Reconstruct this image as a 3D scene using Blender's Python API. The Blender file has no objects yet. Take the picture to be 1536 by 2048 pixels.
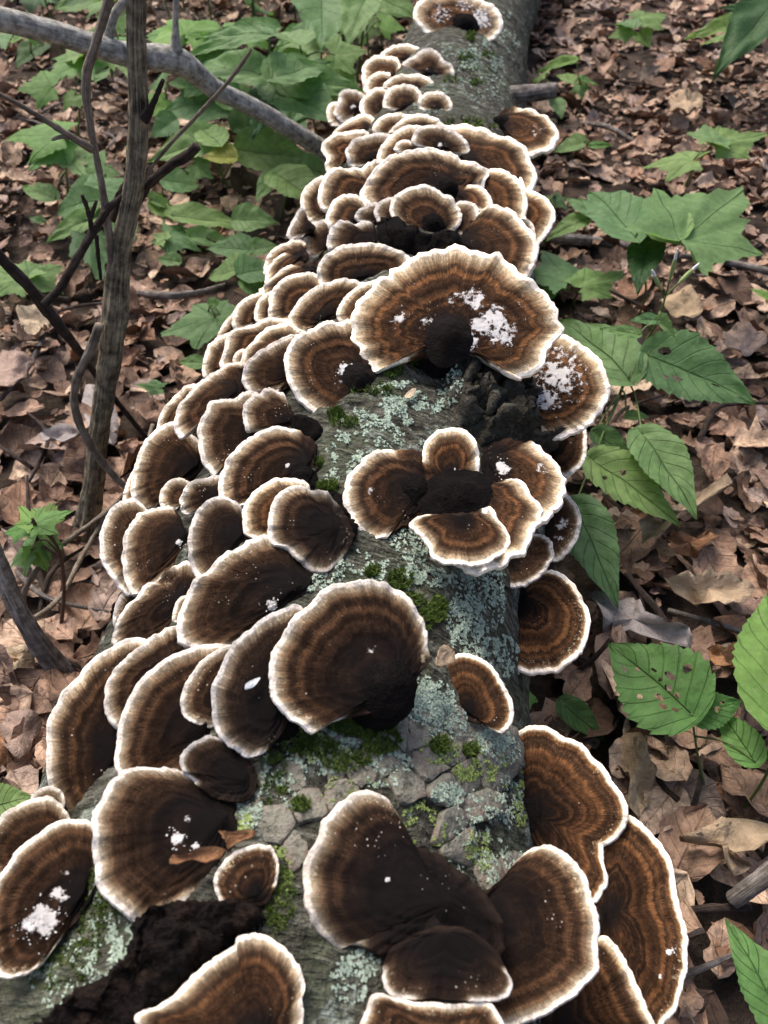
import bpy, math, random
import numpy as np
from mathutils import Vector, noise
from mathutils.bvhtree import BVHTree

# ------------------------------------------------------------------ camera, sky, sun, exposure
SC = bpy.context.scene
COL = SC.collection
FPX = 1570.0                       # focal length in pixels of a 1536 x 2048 frame
PITCH = math.radians(44.0)
CAM = np.array([0.0, 0.0, 0.455])
cam_d = bpy.data.cameras.new('camera')
cam = bpy.data.objects.new('camera', cam_d)
COL.objects.link(cam)
cam.location = CAM
cam.rotation_euler = (math.pi / 2 - PITCH, 0, 0)
cam_d.sensor_fit = 'VERTICAL'
cam_d.sensor_height = 24.0
cam_d.lens = FPX / 2048 * 24.0
cam_d.clip_start = 0.01
cam_d.clip_end = 200
cam_d.dof.use_dof = True
cam_d.dof.focus_distance = 0.385
cam_d.dof.aperture_fstop = 12.5
SC.camera = cam

SUN_EL, SUN_AZ = math.radians(58), math.radians(-35)      # azimuth from +Y towards +X
w = bpy.data.worlds.new('World'); SC.world = w; w.use_nodes = True
nt = w.node_tree; nt.nodes.clear()
sky = nt.nodes.new('ShaderNodeTexSky'); sky.sky_type = 'NISHITA'; sky.sun_disc = False
sky.sun_elevation = SUN_EL; sky.sun_rotation = SUN_AZ
sky.air_density = 0.7; sky.dust_density = 5.0; sky.ozone_density = 0.3
bg = nt.nodes.new('ShaderNodeBackground'); bg.inputs[1].default_value = 0.12
wo = nt.nodes.new('ShaderNodeOutputWorld')
nt.links.new(sky.outputs[0], bg.inputs[0]); nt.links.new(bg.outputs[0], wo.inputs[0])
sl = bpy.data.lights.new('sun', 'SUN'); sl.energy = 1.35; sl.angle = math.radians(30); sl.color = (1.0, 0.97, 0.93)
so = bpy.data.objects.new('sun', sl); COL.objects.link(so)
sd = Vector((math.sin(SUN_AZ) * math.cos(SUN_EL), math.cos(SUN_AZ) * math.cos(SUN_EL), math.sin(SUN_EL)))
so.rotation_euler = sd.to_track_quat('Z', 'Y').to_euler()
vs = SC.view_settings
vs.view_transform = 'Standard'; vs.look = 'None'; vs.gamma = 1.0; vs.use_curve_mapping = False
vs.exposure = 1.08
SC.cycles.use_denoising = True
SC.cycles.max_bounces = 6

random.seed(7); rng = np.random.default_rng(7)
# ------------------------------------------------------------------ pixel <-> space
FWD = np.array([0, math.cos(PITCH), -math.sin(PITCH)])
UPV = np.array([0, math.sin(PITCH), math.cos(PITCH)])
RGT = np.array([1.0, 0, 0])
ZUP = np.array([0, 0, 1.0])
def rays(p):
    p = np.atleast_2d(np.asarray(p, float))
    return FWD + RGT * ((p[:, :1] - 768) / FPX) + UPV * ((1024 - p[:, 1:2]) / FPX)
def at_z(x, y, z):                 # the point over pixel x, y at height z
    d = rays((x, y))[0]; return CAM + d * ((z - CAM[2]) / d[2])
def at_y(x, y, Y):                 # the point over pixel x, y on the upright plane at distance Y
    d = rays((x, y))[0]; return CAM + d * ((Y - CAM[1]) / d[1])
def at_d(x, y, depth):
    return CAM + rays((x, y))[0] * depth
def project(P):
    v = np.asarray(P) - CAM; z = v @ FWD
    return np.stack([768 + FPX * (v @ RGT) / z, 1024 - FPX * (v @ UPV) / z], -1), z
def unit(v): return v / (np.linalg.norm(v) + 1e-12)

# ------------------------------------------------------------------ objects
def tag(o, label=None, cat=None, group=None, kind=None):
    if label: o['label'] = label
    if cat: o['category'] = cat
    if group: o['group'] = group
    if kind: o['kind'] = kind
    return o
def empty(name, loc):
    o = bpy.data.objects.new(name, None); COL.objects.link(o)
    o.location = [float(c) for c in loc]; o.empty_display_size = 0.02
    return o
def mesh(name, V, F, mat, parent=None, attrs=None, smooth=True):
    V = np.asarray(V, float)
    off = np.array(parent_loc(parent)) if parent is not None else np.zeros(3)
    me = bpy.data.meshes.new(name)
    me.from_pydata((V - off).tolist(), [], [tuple(int(i) for i in f) for f in F])
    if attrs:
        for k, a in attrs.items():
            a = np.asarray(a, np.float32)
            if a.ndim == 2:
                at = me.attributes.new(k, 'FLOAT_VECTOR', 'POINT'); at.data.foreach_set('vector', a.ravel())
            else:
                at = me.attributes.new(k, 'FLOAT', 'POINT'); at.data.foreach_set('value', a)
    if smooth: me.polygons.foreach_set('use_smooth', [True] * len(me.polygons))
    me.materials.append(mat); me.update()
    o = bpy.data.objects.new(name, me); COL.objects.link(o)
    if parent is not None: o.parent = parent
    return o
def parent_loc(p):
    l = np.zeros(3)
    while p is not None:
        l = l + np.array(p.location); p = p.parent
    return l
class Acc:                          # collects pieces of one joined mesh
    def __init__(s): s.V = []; s.F = []; s.A = {}; s.n = 0
    def add(s, V, F, **A):
        V = np.asarray(V, float)
        s.V.append(V); s.F.extend([tuple(i + s.n for i in f) for f in F]); s.n += len(V)
        for k, a in A.items():
            a = np.asarray(a, float)
            if a.ndim == 0: a = np.full(len(V), float(a))
            s.A.setdefault(k, []).append(a)
    def build(s, name, mat, parent=None, smooth=True):
        return mesh(name, np.concatenate(s.V), s.F, mat, parent, {k: np.concatenate(v) for k, v in s.A.items()}, smooth)
def catmull(P, n, closed=False):
    P = np.asarray(P, float); m = len(P)
    idx = np.arange(m) if closed else np.arange(m - 1)
    out = []
    for i in idx:
        if closed: a, b, c, d = P[i - 1], P[i], P[(i + 1) % m], P[(i + 2) % m]
        else: a, b, c, d = P[max(i - 1, 0)], P[i], P[i + 1], P[min(i + 2, m - 1)]
        t = np.linspace(0, 1, 14, endpoint=False)[:, None]
        out.append(0.5 * ((2 * b) + (c - a) * t + (2 * a - 5 * b + 4 * c - d) * t ** 2 + (3 * b - a - 3 * c + d) * t ** 3))
    Q = np.concatenate(out)
    if closed: Q = np.concatenate([Q, Q[:1]])
    else: Q = np.concatenate([Q, P[-1:]])
    s = np.concatenate([[0], np.cumsum(np.linalg.norm(np.diff(Q, axis=0), axis=1))])
    u = np.linspace(0, s[-1], n + 1)[:-1] if closed else np.linspace(0, s[-1], n)
    return np.stack([np.interp(u, s, Q[:, k]) for k in range(Q.shape[1])], -1)
def tube(path, rad, seg=10, rough=0.0, n=None, seed=0, cap=True, ridge=0.0):
    path = np.asarray(path, float); rad = np.atleast_1d(np.asarray(rad, float))
    if len(rad) != len(path): rad = np.interp(np.linspace(0, 1, len(path)), np.linspace(0, 1, len(rad)), rad)
    n = n or max(8, len(path) * 6)
    Q = catmull(np.concatenate([path, rad[:, None]], 1), n); rr = Q[:, 3]; Q = Q[:, :3]
    T = np.gradient(Q, axis=0); T /= np.linalg.norm(T, axis=1)[:, None] + 1e-12
    ref = np.array([0.13, 0.21, 0.97]) if abs(T[0][2]) < 0.8 else np.array([0.97, 0.2, 0.1])
    V = []; A = []
    N = unit(np.cross(T[0], ref))
    arc = np.concatenate([[0], np.cumsum(np.linalg.norm(np.diff(Q, axis=0), axis=1))])
    for i in range(n):
        N = unit(N - T[i] * (N @ T[i])); B = np.cross(T[i], N)
        for j in range(seg):
            a = 2 * math.pi * j / seg; d = math.cos(a) * N + math.sin(a) * B
            r = rr[i]
            if rough:
                r *= 1 + rough * noise.noise(Vector((seed * 7.3 + math.cos(a) * 1.5, math.sin(a) * 1.5, arc[i] / max(rr[i], 1e-4) * 0.35))) \
                       + rough * 0.5 * noise.noise(Vector((seed * 3.1 + math.cos(a) * 4, math.sin(a) * 4, arc[i] / max(rr[i], 1e-4) * 1.1)))
            if ridge: r *= 1 + ridge * (noise.noise(Vector((math.cos(a) * 3.2, math.sin(a) * 3.2, arc[i] * 9.0 + seed))) + 0.5 * abs(noise.noise(Vector((math.cos(a) * 7, math.sin(a) * 7, arc[i] * 30.0 + seed)))))
            V.append(Q[i] + d * r); A.append((math.cos(a), math.sin(a), arc[i]))
    F = []
    for i in range(n - 1):
        for j in range(seg):
            k = (j + 1) % seg
            F.append((i * seg + j, i * seg + k, (i + 1) * seg + k, (i + 1) * seg + j))
    if cap:
        F.append(tuple(range(seg))[::-1]); F.append(tuple((n - 1) * seg + j for j in range(seg)))
    return np.array(V), F, np.array(A)

# ------------------------------------------------------------------ materials
def srgb(r, g, b):
    f = lambda c: c / 12.92 if c <= 0.04045 else ((c + 0.055) / 1.055) ** 2.4
    return (f(r / 255), f(g / 255), f(b / 255), 1)
class NT:
    def __init__(s, name):
        s.m = bpy.data.materials.new(name); s.m.use_nodes = True
        s.t = s.m.node_tree; s.b = s.t.nodes['Principled BSDF']
    def n(s, typ, **kw):
        nd = s.t.nodes.new(typ)
        for k, v in kw.items():
            setattr(nd, k, v)
        return nd
    def put(s, sock, v):
        if isinstance(v, bpy.types.NodeSocket): s.t.links.new(v, sock)
        elif v is not None: sock.default_value = v
    def attr(s, name, vec=False):
        a = s.n('ShaderNodeAttribute'); a.attribute_name = name
        return a.outputs['Vector'] if vec else a.outputs['Fac']
    def math(s, op, a, b=None, c=None, clamp=False):
        nd = s.n('ShaderNodeMath', operation=op); nd.use_clamp = clamp
        for i, v in enumerate((a, b, c)):
            if v is not None: s.put(nd.inputs[i], v)
        return nd.outputs[0]
    def mix(s, f, a, b, mode='MIX'):
        nd = s.n('ShaderNodeMix', data_type='RGBA', blend_type=mode)
        s.put(nd.inputs[0], f); s.put(nd.inputs[6], a); s.put(nd.inputs[7], b)
        return nd.outputs[2]
    def ramp(s, f, stops, interp='LINEAR'):
        nd = s.n('ShaderNodeValToRGB'); cr = nd.color_ramp; cr.interpolation = interp
        while len(cr.elements) > 1: cr.elements.remove(cr.elements[-1])
        cr.elements[0].position = stops[0][0]; cr.elements[0].color = stops[0][1]
        for p, c in stops[1:]:
            e = cr.elements.new(p); e.color = c
        s.put(nd.inputs[0], f); return nd.outputs[0]
    def rng(s, v, a, b, c=0.0, d=1.0, smooth=True):
        nd = s.n('ShaderNodeMapRange', interpolation_type='SMOOTHSTEP' if smooth else 'LINEAR')
        for i, x in enumerate((v, a, b, c, d)): s.put(nd.inputs[i], x)
        return nd.outputs[0]
    def noise(s, vec, scale, detail=3.0, rough=0.55, dist=0.0):
        nd = s.n('ShaderNodeTexNoise'); s.put(nd.inputs['Vector'], vec)
        nd.inputs['Scale'].default_value = scale; nd.inputs['Detail'].default_value = detail
        nd.inputs['Roughness'].default_value = rough; nd.inputs['Distortion'].default_value = dist
        return nd.outputs['Fac']
    def voro(s, vec, scale, feature='F1'):
        nd = s.n('ShaderNodeTexVoronoi', feature=feature); s.put(nd.inputs['Vector'], vec)
        nd.inputs['Scale'].default_value = scale
        return nd.outputs['Distance']
    def comb(s, x, y, z):
        nd = s.n('ShaderNodeCombineXYZ')
        for i, v in enumerate((x, y, z)): s.put(nd.inputs[i], v)
        return nd.outputs[0]
    def sep(s, v):
        nd = s.n('ShaderNodeSeparateXYZ'); s.put(nd.inputs[0], v); return nd.outputs
    def scale(s, v, k):
        nd = s.n('ShaderNodeVectorMath', operation='MULTIPLY'); s.put(nd.inputs[0], v); s.put(nd.inputs[1], k); return nd.outputs[0]
    def add(s, v, k):
        nd = s.n('ShaderNodeVectorMath', operation='ADD'); s.put(nd.inputs[0], v); s.put(nd.inputs[1], k); return nd.outputs[0]
    def obj(s): return s.n('ShaderNodeTexCoord').outputs['Object']
    def pos(s): return s.n('ShaderNodeNewGeometry').outputs['Position']
    def rand(s): return s.n('ShaderNodeObjectInfo').outputs['Random']
    def bump(s, h, strength, dist):
        nd = s.n('ShaderNodeBump'); s.put(nd.inputs['Height'], h)
        nd.inputs['Strength'].default_value = strength; nd.inputs['Distance'].default_value = dist
        s.t.links.new(nd.outputs[0], s.b.inputs['Normal']); return nd
    def fin(s, col, rough=0.8, spec=0.3, **kw):
        s.put(s.b.inputs['Base Color'], col); s.put(s.b.inputs['Roughness'], rough)
        s.b.inputs['Specular IOR Level'].default_value = spec
        return s.m
MAT = {}
def g(v): return (v, v, v, 1)

def fungus_material():
    m = NT('fungus_cap')
    e = m.attr('edge'); t = m.attr('rad'); dv = m.attr('dirv', True); cr = m.attr('crust'); rim = m.attr('rim'); tone = m.attr('tone')
    P = m.pos(); tw = m.attr('tanw')
    et = m.math('ADD', m.math('MINIMUM', e, 1.0), m.math('DIVIDE', m.math('MAXIMUM', m.math('SUBTRACT', e, 1.0), 0.0), tw))
    et = m.math('MINIMUM', et, m.math('MAXIMUM', e, 4.6))
    et = m.math('ADD', et, m.math('MULTIPLY', m.rng(rim, 0.1, 0.9, 1.0, 0.0), 7.0))
    dx, dy, dz = m.sep(dv)
    # radial streaks: fine along the perimeter, long across
    st = m.noise(m.comb(m.math('MULTIPLY', dx, 26.0), m.math('MULTIPLY', dy, 26.0), m.math('MULTIPLY', t, 2.2)), 1.0, 3.0, 0.65)
    st2 = m.noise(m.comb(m.math('MULTIPLY', dx, 9.0), m.math('MULTIPLY', dy, 9.0), m.math('MULTIPLY', t, 1.6)), 1.0, 3.0, 0.6)
    blot = m.noise(P, 90.0, 4.0, 0.6)
    fine = m.noise(P, 420.0, 3.0, 0.65)
    # concentric zones, wandering a little
    e2 = m.math('ADD', et, m.math('MULTIPLY', m.math('MULTIPLY', m.math('SUBTRACT', st2, 0.5), 1.5), m.rng(e, 0.7, 1.8, 0.12, 1.0)))
    e2 = m.math('ADD', e2, m.math('MULTIPLY', m.math('MULTIPLY', m.math('SUBTRACT', st, 0.5), 1.5), m.rng(e, 0.6, 1.6, 0.25, 1.0)))
    zone = m.noise(m.comb(m.math('MULTIPLY', m.math('ADD', e, m.math('SUBTRACT', e2, et)), 0.55), tone, m.math('MULTIPLY', st2, 0.5)), 1.0, 3.0, 0.7)
    base = m.ramp(m.math('DIVIDE', e2, 12.0), [
        (0.0, (0.89, 0.875, 0.845, 1)), (0.078, (0.80, 0.765, 0.70, 1)), (0.108, (0.42, 0.37, 0.29, 1)), (0.180, (0.245, 0.20, 0.142, 1)),
        (0.24, (0.125, 0.090, 0.060, 1)), (0.33, (0.066, 0.043, 0.029, 1)), (0.60, (0.046, 0.029, 0.0195, 1)), (1.0, (0.024, 0.0155, 0.0118, 1))])
    rust = m.mix(m.rng(zone, 0.40, 0.66), (0.40, 0.37, 0.36, 1), m.mix(tone, (1.25, 1.18, 1.08, 1), (2.2, 1.68, 1.12, 1)))
    zamt = m.rng(e2, 1.5, 5.0)
    base = m.mix(zamt, base, m.mix(1.0, base, rust, 'MULTIPLY'))
    # object tone: darker / more rusty individuals
    base = m.mix(1.0, base, m.mix(tone, (0.75, 0.71, 0.69, 1), (1.75, 1.55, 1.30, 1)), 'MULTIPLY')
    strk = m.rng(st, 0.34, 0.64, 0.55, 1.30)
    strk = m.math('ADD', 1.0, m.math('MULTIPLY', m.math('SUBTRACT', strk, 1.0), m.rng(e, 0.3, 1.6, 0.22, 1.0)))
    base = m.mix(1.0, base, m.comb(strk, strk, strk), 'MULTIPLY')
    base = m.mix(1.0, base, m.comb(*[m.rng(blot, 0.3, 0.7, 0.72, 1.22)] * 3), 'MULTIPLY')
    grit = m.noise(P, 1100.0, 2.0, 0.7)
    base = m.mix(1.0, base, m.comb(*[m.rng(m.math('ADD', m.math('MULTIPLY', fine, 0.55), m.math('MULTIPLY', grit, 0.45)), 0.33, 0.67, 0.62, 1.34)] * 3), 'MULTIPLY')
    # old dark centre
    tt = m.math('ADD', t, m.math('MULTIPLY', m.math('SUBTRACT', blot, 0.5), 0.35))
    dark = m.rng(m.math('DIVIDE', tt, m.attr('dark')), 0.10, 0.52, 1.0, 0.0)
    base = m.mix(m.math('MULTIPLY', dark, 0.93), base, (0.0075, 0.006, 0.0058, 1))
    # attached side has no pale rim
    att = m.rng(rim, 0.15, 0.7, 1.0, 0.0)
    base = m.mix(m.math('MULTIPLY', att, m.rng(e, 0.5, 3.0, 0.75, 0.0)), base, m.mix(blot, (0.010, 0.008, 0.007, 1), (0.040, 0.024, 0.017, 1)))
    # crumbly cream flakes along the inner edge of the rim, specks, white mould
    crumb = m.noise(P, 650.0, 4.0, 0.7)
    cm = m.math('MULTIPLY', m.rng(crumb, 0.56, 0.61), m.math('MULTIPLY', m.rng(e, 0.7, 1.4), m.rng(e, 2.0, 3.6, 1.0, 0.0)))
    cm = m.math('MULTIPLY', cm, m.rng(m.noise(P, 45.0, 2.0), 0.5, 0.62))
    base = m.mix(m.math('MULTIPLY', cm, rim), base, (0.50, 0.41, 0.27, 1))
    sp = m.rng(m.math('ADD', m.voro(P, 560.0), m.math('MULTIPLY', m.math('SUBTRACT', fine, 0.5), 0.5)), 0.10, 0.17, 1.0, 0.0)
    sp = m.math('MULTIPLY', sp, m.rng(m.noise(P, 60.0, 3.0), 0.56, 0.66))
    base = m.mix(sp, base, (0.48, 0.42, 0.34, 1))
    mo = m.noise(P, 260.0, 5.0, 0.7)
    mm = m.rng(m.math('ADD', m.math('MULTIPLY', mo, 0.9), m.math('MULTIPLY', cr, 0.62)), 0.82, 0.90)
    mm = m.math('MULTIPLY', mm, m.rng(cr, 0.02, 0.2))
    base = m.mix(mm, base, m.mix(fine, (0.55, 0.50, 0.46, 1), (0.86, 0.84, 0.82, 1)))
    hgt = m.math('ADD', m.math('MULTIPLY', fine, 0.5), m.math('ADD', m.math('MULTIPLY', st, 0.7), m.math('ADD', m.math('MULTIPLY', zone, 0.8), m.math('MULTIPLY', mm, 1.2))))
    m.bump(hgt, 0.55, 0.0016)
    return m.fin(base, 0.9, 0.08)
def simple(name, cols, sc=60.0, rough=0.9, spec=0.2, bump=0.4, bd=0.002, detail=5.0, sc2=None, sheen=0.0, use_rand=0.0):
    m = NT(name); P = m.pos() if not use_rand else m.obj()
    f = m.noise(P, sc, detail, 0.65)
    f2 = m.noise(P, sc2 or sc * 4.3, 4.0, 0.65)
    v = m.math('ADD', m.math('MULTIPLY', f, 0.65), m.math('MULTIPLY', f2, 0.35))
    k = len(cols)
    c = m.ramp(v, [(0.28 + 0.44 * i / (k - 1), cc if len(cc) == 4 else (*cc, 1)) for i, cc in enumerate(cols)])
    m.bump(m.math('ADD', f, m.math('MULTIPLY', f2, 0.6)), bump, bd)
    if sheen: m.b.inputs['Sheen Weight'].default_value = sheen
    return m.fin(c, rough, spec)
def bark_material():
    m = NT('log_bark'); lt = m.attr('lt', True); P = m.pos()
    s, th, pl = m.sep(lt)
    wob = m.noise(P, 14.0, 3.0)
    # fissures run round the trunk (lenticel lines of a birch-like bark)
    ln = m.noise(m.comb(m.math('ADD', m.math('MULTIPLY', s, 190.0), m.math('MULTIPLY', wob, 5.0)), m.math('MULTIPLY', th, 3.2), 0.0), 1.0, 4.0, 0.62)
    ln2 = m.noise(m.comb(m.math('ADD', m.math('MULTIPLY', s, 520.0), m.math('MULTIPLY', wob, 9.0)), m.math('MULTIPLY', th, 9.0), 3.0), 1.0, 3.0, 0.6)
    big = m.noise(P, 22.0, 4.0, 0.6); fine = m.noise(P, 380.0, 4.0, 0.7); mid = m.noise(P, 95.0, 4.0, 0.6)
    c = m.ramp(m.math('ADD', m.math('MULTIPLY', ln, 0.6), m.math('MULTIPLY', ln2, 0.4)), [
        (0.40, (0.012, 0.011, 0.008, 1)), (0.47, (0.058, 0.055, 0.040, 1)), (0.53, (0.115, 0.112, 0.085, 1)), (0.64, (0.25, 0.245, 0.20, 1))])
    c = m.mix(m.rng(big, 0.45, 0.66, 0.0, 0.5), c, (0.115, 0.135, 0.078, 1))
    c = m.mix(m.rng(mid, 0.53, 0.66, 0.0, 0.75), c, (0.050, 0.045, 0.035, 1))
    c = m.mix(m.rng(m.noise(m.add(P, (3.1, 1.7, 0.4)), 60.0, 5.0, 0.7), 0.56, 0.64, 0.0, 0.6), c, (0.36, 0.41, 0.35, 1))
    c = m.mix(1.0, c, m.comb(*[m.rng(fine, 0.3, 0.7, 0.65, 1.3)] * 3), 'MULTIPLY')
    h = m.math('ADD', m.math('MULTIPLY', ln, 1.2), m.math('ADD', m.math('MULTIPLY', ln2, 0.5), m.math('ADD', m.math('MULTIPLY', mid, 0.8), m.math('MULTIPLY', fine, 0.5))))
    m.bump(h, 1.0, 0.008)
    return m.fin(c, 0.88, 0.2)
def stick_material(name, dark, mid, light, amt=0.5, spec=0.25, topl=0.0):
    m = NT(name); tv = m.attr('tv', True); P = m.pos()
    x, y, s = m.sep(tv)
    st = m.noise(m.comb(m.math('MULTIPLY', x, 5.0), m.math('MULTIPLY', y, 5.0), m.math('MULTIPLY', s, 45.0)), 1.0, 4.0, 0.65)
    bl = m.noise(P, 130.0, 4.0, 0.65)
    v = m.math('ADD', m.math('MULTIPLY', st, 1 - amt), m.math('MULTIPLY', bl, amt))
    c = m.ramp(v, [(0.37, (*dark, 1)), (0.49, (*mid, 1)), (0.62, (*light, 1))])
    m.bump(m.math('ADD', st, bl), 0.7, 0.003)
    return m.fin(c, 0.85, spec)
def leaf_material(name, c1, c2, vein, yellow=None, trans=0.42):
    m = NT(name); uv = m.attr('luv', True); P = m.obj()
    u, v, w_ = m.sep(uv)
    av = m.math('ABSOLUTE', v)
    f = m.math('FRACT', m.math('SUBTRACT', m.math('MULTIPLY', u, 7.0), m.math('MULTIPLY', av, 1.9)))
    side = m.rng(m.math('ABSOLUTE', m.math('SUBTRACT', f, 0.5)), 0.0, 0.07, 1.0, 0.0)
    side = m.math('MULTIPLY', side, m.rng(w_, 0.0, 1.0, 1.0, 0.0))
    midr = m.rng(av, 0.0, 0.05, 1.0, 0.0)
    ve = m.math('MAXIMUM', m.math('MULTIPLY', side, 0.55), midr)
    bl = m.noise(P, 45.0, 4.0, 0.6)
    r = m.rand()
    c = m.mix(bl, (*c1, 1), (*c2, 1))
    c = m.mix(1.0, c, m.comb(m.rng(r, 0, 1, 0.75, 1.25, False), m.rng(r, 0, 1, 0.85, 1.15, False), m.rng(r, 0, 1, 0.95, 1.0, False)), 'MULTIPLY')
    c = m.mix(m.math('MULTIPLY', ve, 0.5), c, (*vein, 1))
    c = m.mix(1.0, c, m.comb(*[m.rng(m.noise(P, 120.0, 4.0, 0.65), 0.3, 0.7, 0.82, 1.16)] * 3), 'MULTIPLY')
    if yellow: c = m.mix(m.rng(m.noise(P, 28.0, 3.0), 0.54, 0.66), c, (*yellow, 1))
    sp = m.rng(m.noise(m.add(P, (5, 2, 1)), 190.0, 3.0, 0.6), 0.66, 0.71)
    c = m.mix(m.math('MULTIPLY', sp, 0.55), c, (0.34, 0.37, 0.22, 1))
    m.bump(m.math('ADD', m.math('MULTIPLY', ve, -0.45), m.math('MULTIPLY', m.noise(P, 220.0, 3.0), 0.35)), 0.9, 0.003)
    mm = m.fin(c, 0.6, 0.25)
    tr = m.n('ShaderNodeBsdfTranslucent'); m.put(tr.inputs[0], m.mix(1.0, c, (1.0, 1.25, 0.55, 1), 'MULTIPLY'))
    mx = m.n('ShaderNodeMixShader'); mx.inputs[0].default_value = trans
    out = m.t.nodes['Material Output']
    m.t.links.new(m.b.outputs[0], mx.inputs[1]); m.t.links.new(tr.outputs[0], mx.inputs[2]); m.t.links.new(mx.outputs[0], out.inputs[0])
    return mm
def litter_material(name, attr=None):
    m = NT(name); P = m.pos(); uv = m.attr('luv', True)
    r = m.attr(attr) if attr else m.rand()
    c = m.ramp(r, [(0.0, (0.050, 0.034, 0.026, 1)), (0.12, (0.13, 0.083, 0.060, 1)), (0.24, (0.27, 0.185, 0.142, 1)), (0.38, (0.42, 0.305, 0.238, 1)),
                   (0.50, (0.19, 0.135, 0.112, 1)), (0.62, (0.52, 0.405, 0.315, 1)), (0.75, (0.38, 0.315, 0.295, 1)), (0.84, (0.21, 0.115, 0.066, 1)), (0.91, (0.44, 0.315, 0.255, 1)), (1.0, (0.60, 0.50, 0.40, 1))])
    bl = m.noise(P, 70.0, 5.0, 0.65); fi = m.noise(P, 330.0, 4.0, 0.7)
    c = m.mix(1.0, c, m.comb(*[m.rng(bl, 0.28, 0.7, 0.60, 1.40)] * 3), 'MULTIPLY')
    c = m.mix(m.rng(m.noise(m.add(P, (1, 4, 2)), 55.0, 4.0, 0.7), 0.58, 0.70, 0.0, 0.7), c, (0.05, 0.033, 0.025, 1))
    c = m.mix(1.0, c, m.comb(*[m.rng(fi, 0.3, 0.7, 0.75, 1.2)] * 3), 'MULTIPLY')
    u, v, w_ = m.sep(uv)
    av = m.math('ABSOLUTE', v)
    f = m.math('FRACT', m.math('SUBTRACT', m.math('MULTIPLY', u, 6.0), m.math('MULTIPLY', av, 1.6)))
    ve = m.math('MAXIMUM', m.math('MULTIPLY', m.rng(m.math('ABSOLUTE', m.math('SUBTRACT', f, 0.5)), 0.0, 0.08, 1.0, 0.0), 0.5), m.rng(av, 0.0, 0.06, 1.0, 0.0))
    c = m.mix(m.math('MULTIPLY', ve, 0.30), c, (0.10, 0.062, 0.040, 1))
    c = m.mix(1.0, c, (0.90, 0.80, 0.70, 1), 'MULTIPLY')
    m.bump(m.math('ADD', m.math('MULTIPLY', ve, 0.8), m.math('ADD', bl, m.math('MULTIPLY', fi, 0.4))), 0.6, 0.003)
    return m.fin(c, 0.72, 0.28)
def plain(name, col, rough=0.8, spec=0.3, var=0.35, sc=120.0, bump=0.5, bd=0.002):
    a = tuple(c * (1 - var) for c in col); b = tuple(min(1, c * (1 + var)) for c in col)
    return simple(name, [a, b], sc, rough, spec, bump, bd)
MAT['cap'] = fungus_material()
MAT['pore'] = plain('pore_surface', (0.42, 0.36, 0.27), 0.9, 0.1, 0.15, 500.0, 0.5, 0.001)
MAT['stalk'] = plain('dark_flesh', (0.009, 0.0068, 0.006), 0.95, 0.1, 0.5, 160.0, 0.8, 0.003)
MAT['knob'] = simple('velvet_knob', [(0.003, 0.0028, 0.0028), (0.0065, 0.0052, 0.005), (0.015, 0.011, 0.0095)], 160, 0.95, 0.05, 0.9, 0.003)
MAT['mould'] = simple('white_mould', [(0.42, 0.38, 0.33), (0.74, 0.71, 0.68), (0.86, 0.85, 0.83)], 260, 0.9, 0.2, 0.9, 0.002)
MAT['spongy'] = simple('rotten_dark_fungus', [(0.003, 0.0025, 0.0025), (0.009, 0.006, 0.005), (0.038, 0.021, 0.013)], 110, 0.95, 0.12, 1.0, 0.006)
MAT['bark'] = bark_material()
MAT['plate'] = simple('bark_plate', [(0.030, 0.026, 0.020), (0.105, 0.098, 0.076), (0.235, 0.225, 0.178), (0.20, 0.145, 0.115), (0.36, 0.355, 0.30)], 95, 0.9, 0.2, 0.9, 0.004)
MAT['rot'] = simple('rotten_knot_bark', [(0.014, 0.012, 0.009), (0.065, 0.057, 0.043), (0.20, 0.195, 0.15)], 120, 0.95, 0.15, 1.0, 0.006)
MAT['lichen'] = simple('pale_lichen', [(0.19, 0.24, 0.18), (0.36, 0.44, 0.35), (0.56, 0.63, 0.54)], 300, 0.9, 0.15, 0.6, 0.001)
MAT['lichen_y'] = simple('yellow_green_lichen', [(0.13, 0.18, 0.045), (0.24, 0.31, 0.09), (0.40, 0.46, 0.22)], 300, 0.9, 0.15, 0.6, 0.001)
MAT['moss'] = simple('moss', [(0.03, 0.048, 0.010), (0.085, 0.130, 0.024), (0.19, 0.25, 0.055)], 240, 0.85, 0.2, 0.3, 0.001)
MAT['stem_bark'] = stick_material('dead_stem_bark', (0.020, 0.017, 0.013), (0.165, 0.138, 0.094), (0.40, 0.34, 0.225))
MAT['grey_branch'] = stick_material('smooth_grey_bark', (0.11, 0.102, 0.084), (0.30, 0.282, 0.24), (0.54, 0.515, 0.455), 0.7)
MAT['twig'] = stick_material('tan_twig', (0.07, 0.055, 0.042), (0.22, 0.175, 0.13), (0.38, 0.32, 0.25))
MAT['dark_twig'] = stick_material('dark_twig', (0.010, 0.008, 0.007), (0.040, 0.027, 0.021), (0.090, 0.062, 0.048))
MAT['grey_twig'] = stick_material('weathered_stick', (0.05, 0.042, 0.036), (0.14, 0.12, 0.105), (0.30, 0.27, 0.25))
MAT['green_stem'] = plain('green_stem', (0.10, 0.14, 0.04), 0.6, 0.3, 0.3)
MAT['red_stem'] = plain('reddish_stem', (0.10, 0.055, 0.038), 0.6, 0.3, 0.3)
MAT['leaf'] = leaf_material('green_leaf', (0.145, 0.245, 0.088), (0.205, 0.325, 0.125), (0.085, 0.165, 0.055))
MAT['leaf_bright'] = leaf_material('bright_green_leaf', (0.145, 0.275, 0.070), (0.195, 0.345, 0.095), (0.10, 0.20, 0.05))
MAT['leaf_dark'] = leaf_material('dark_green_leaf', (0.045, 0.105, 0.036), (0.075, 0.15, 0.052), (0.08, 0.14, 0.06))
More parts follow.
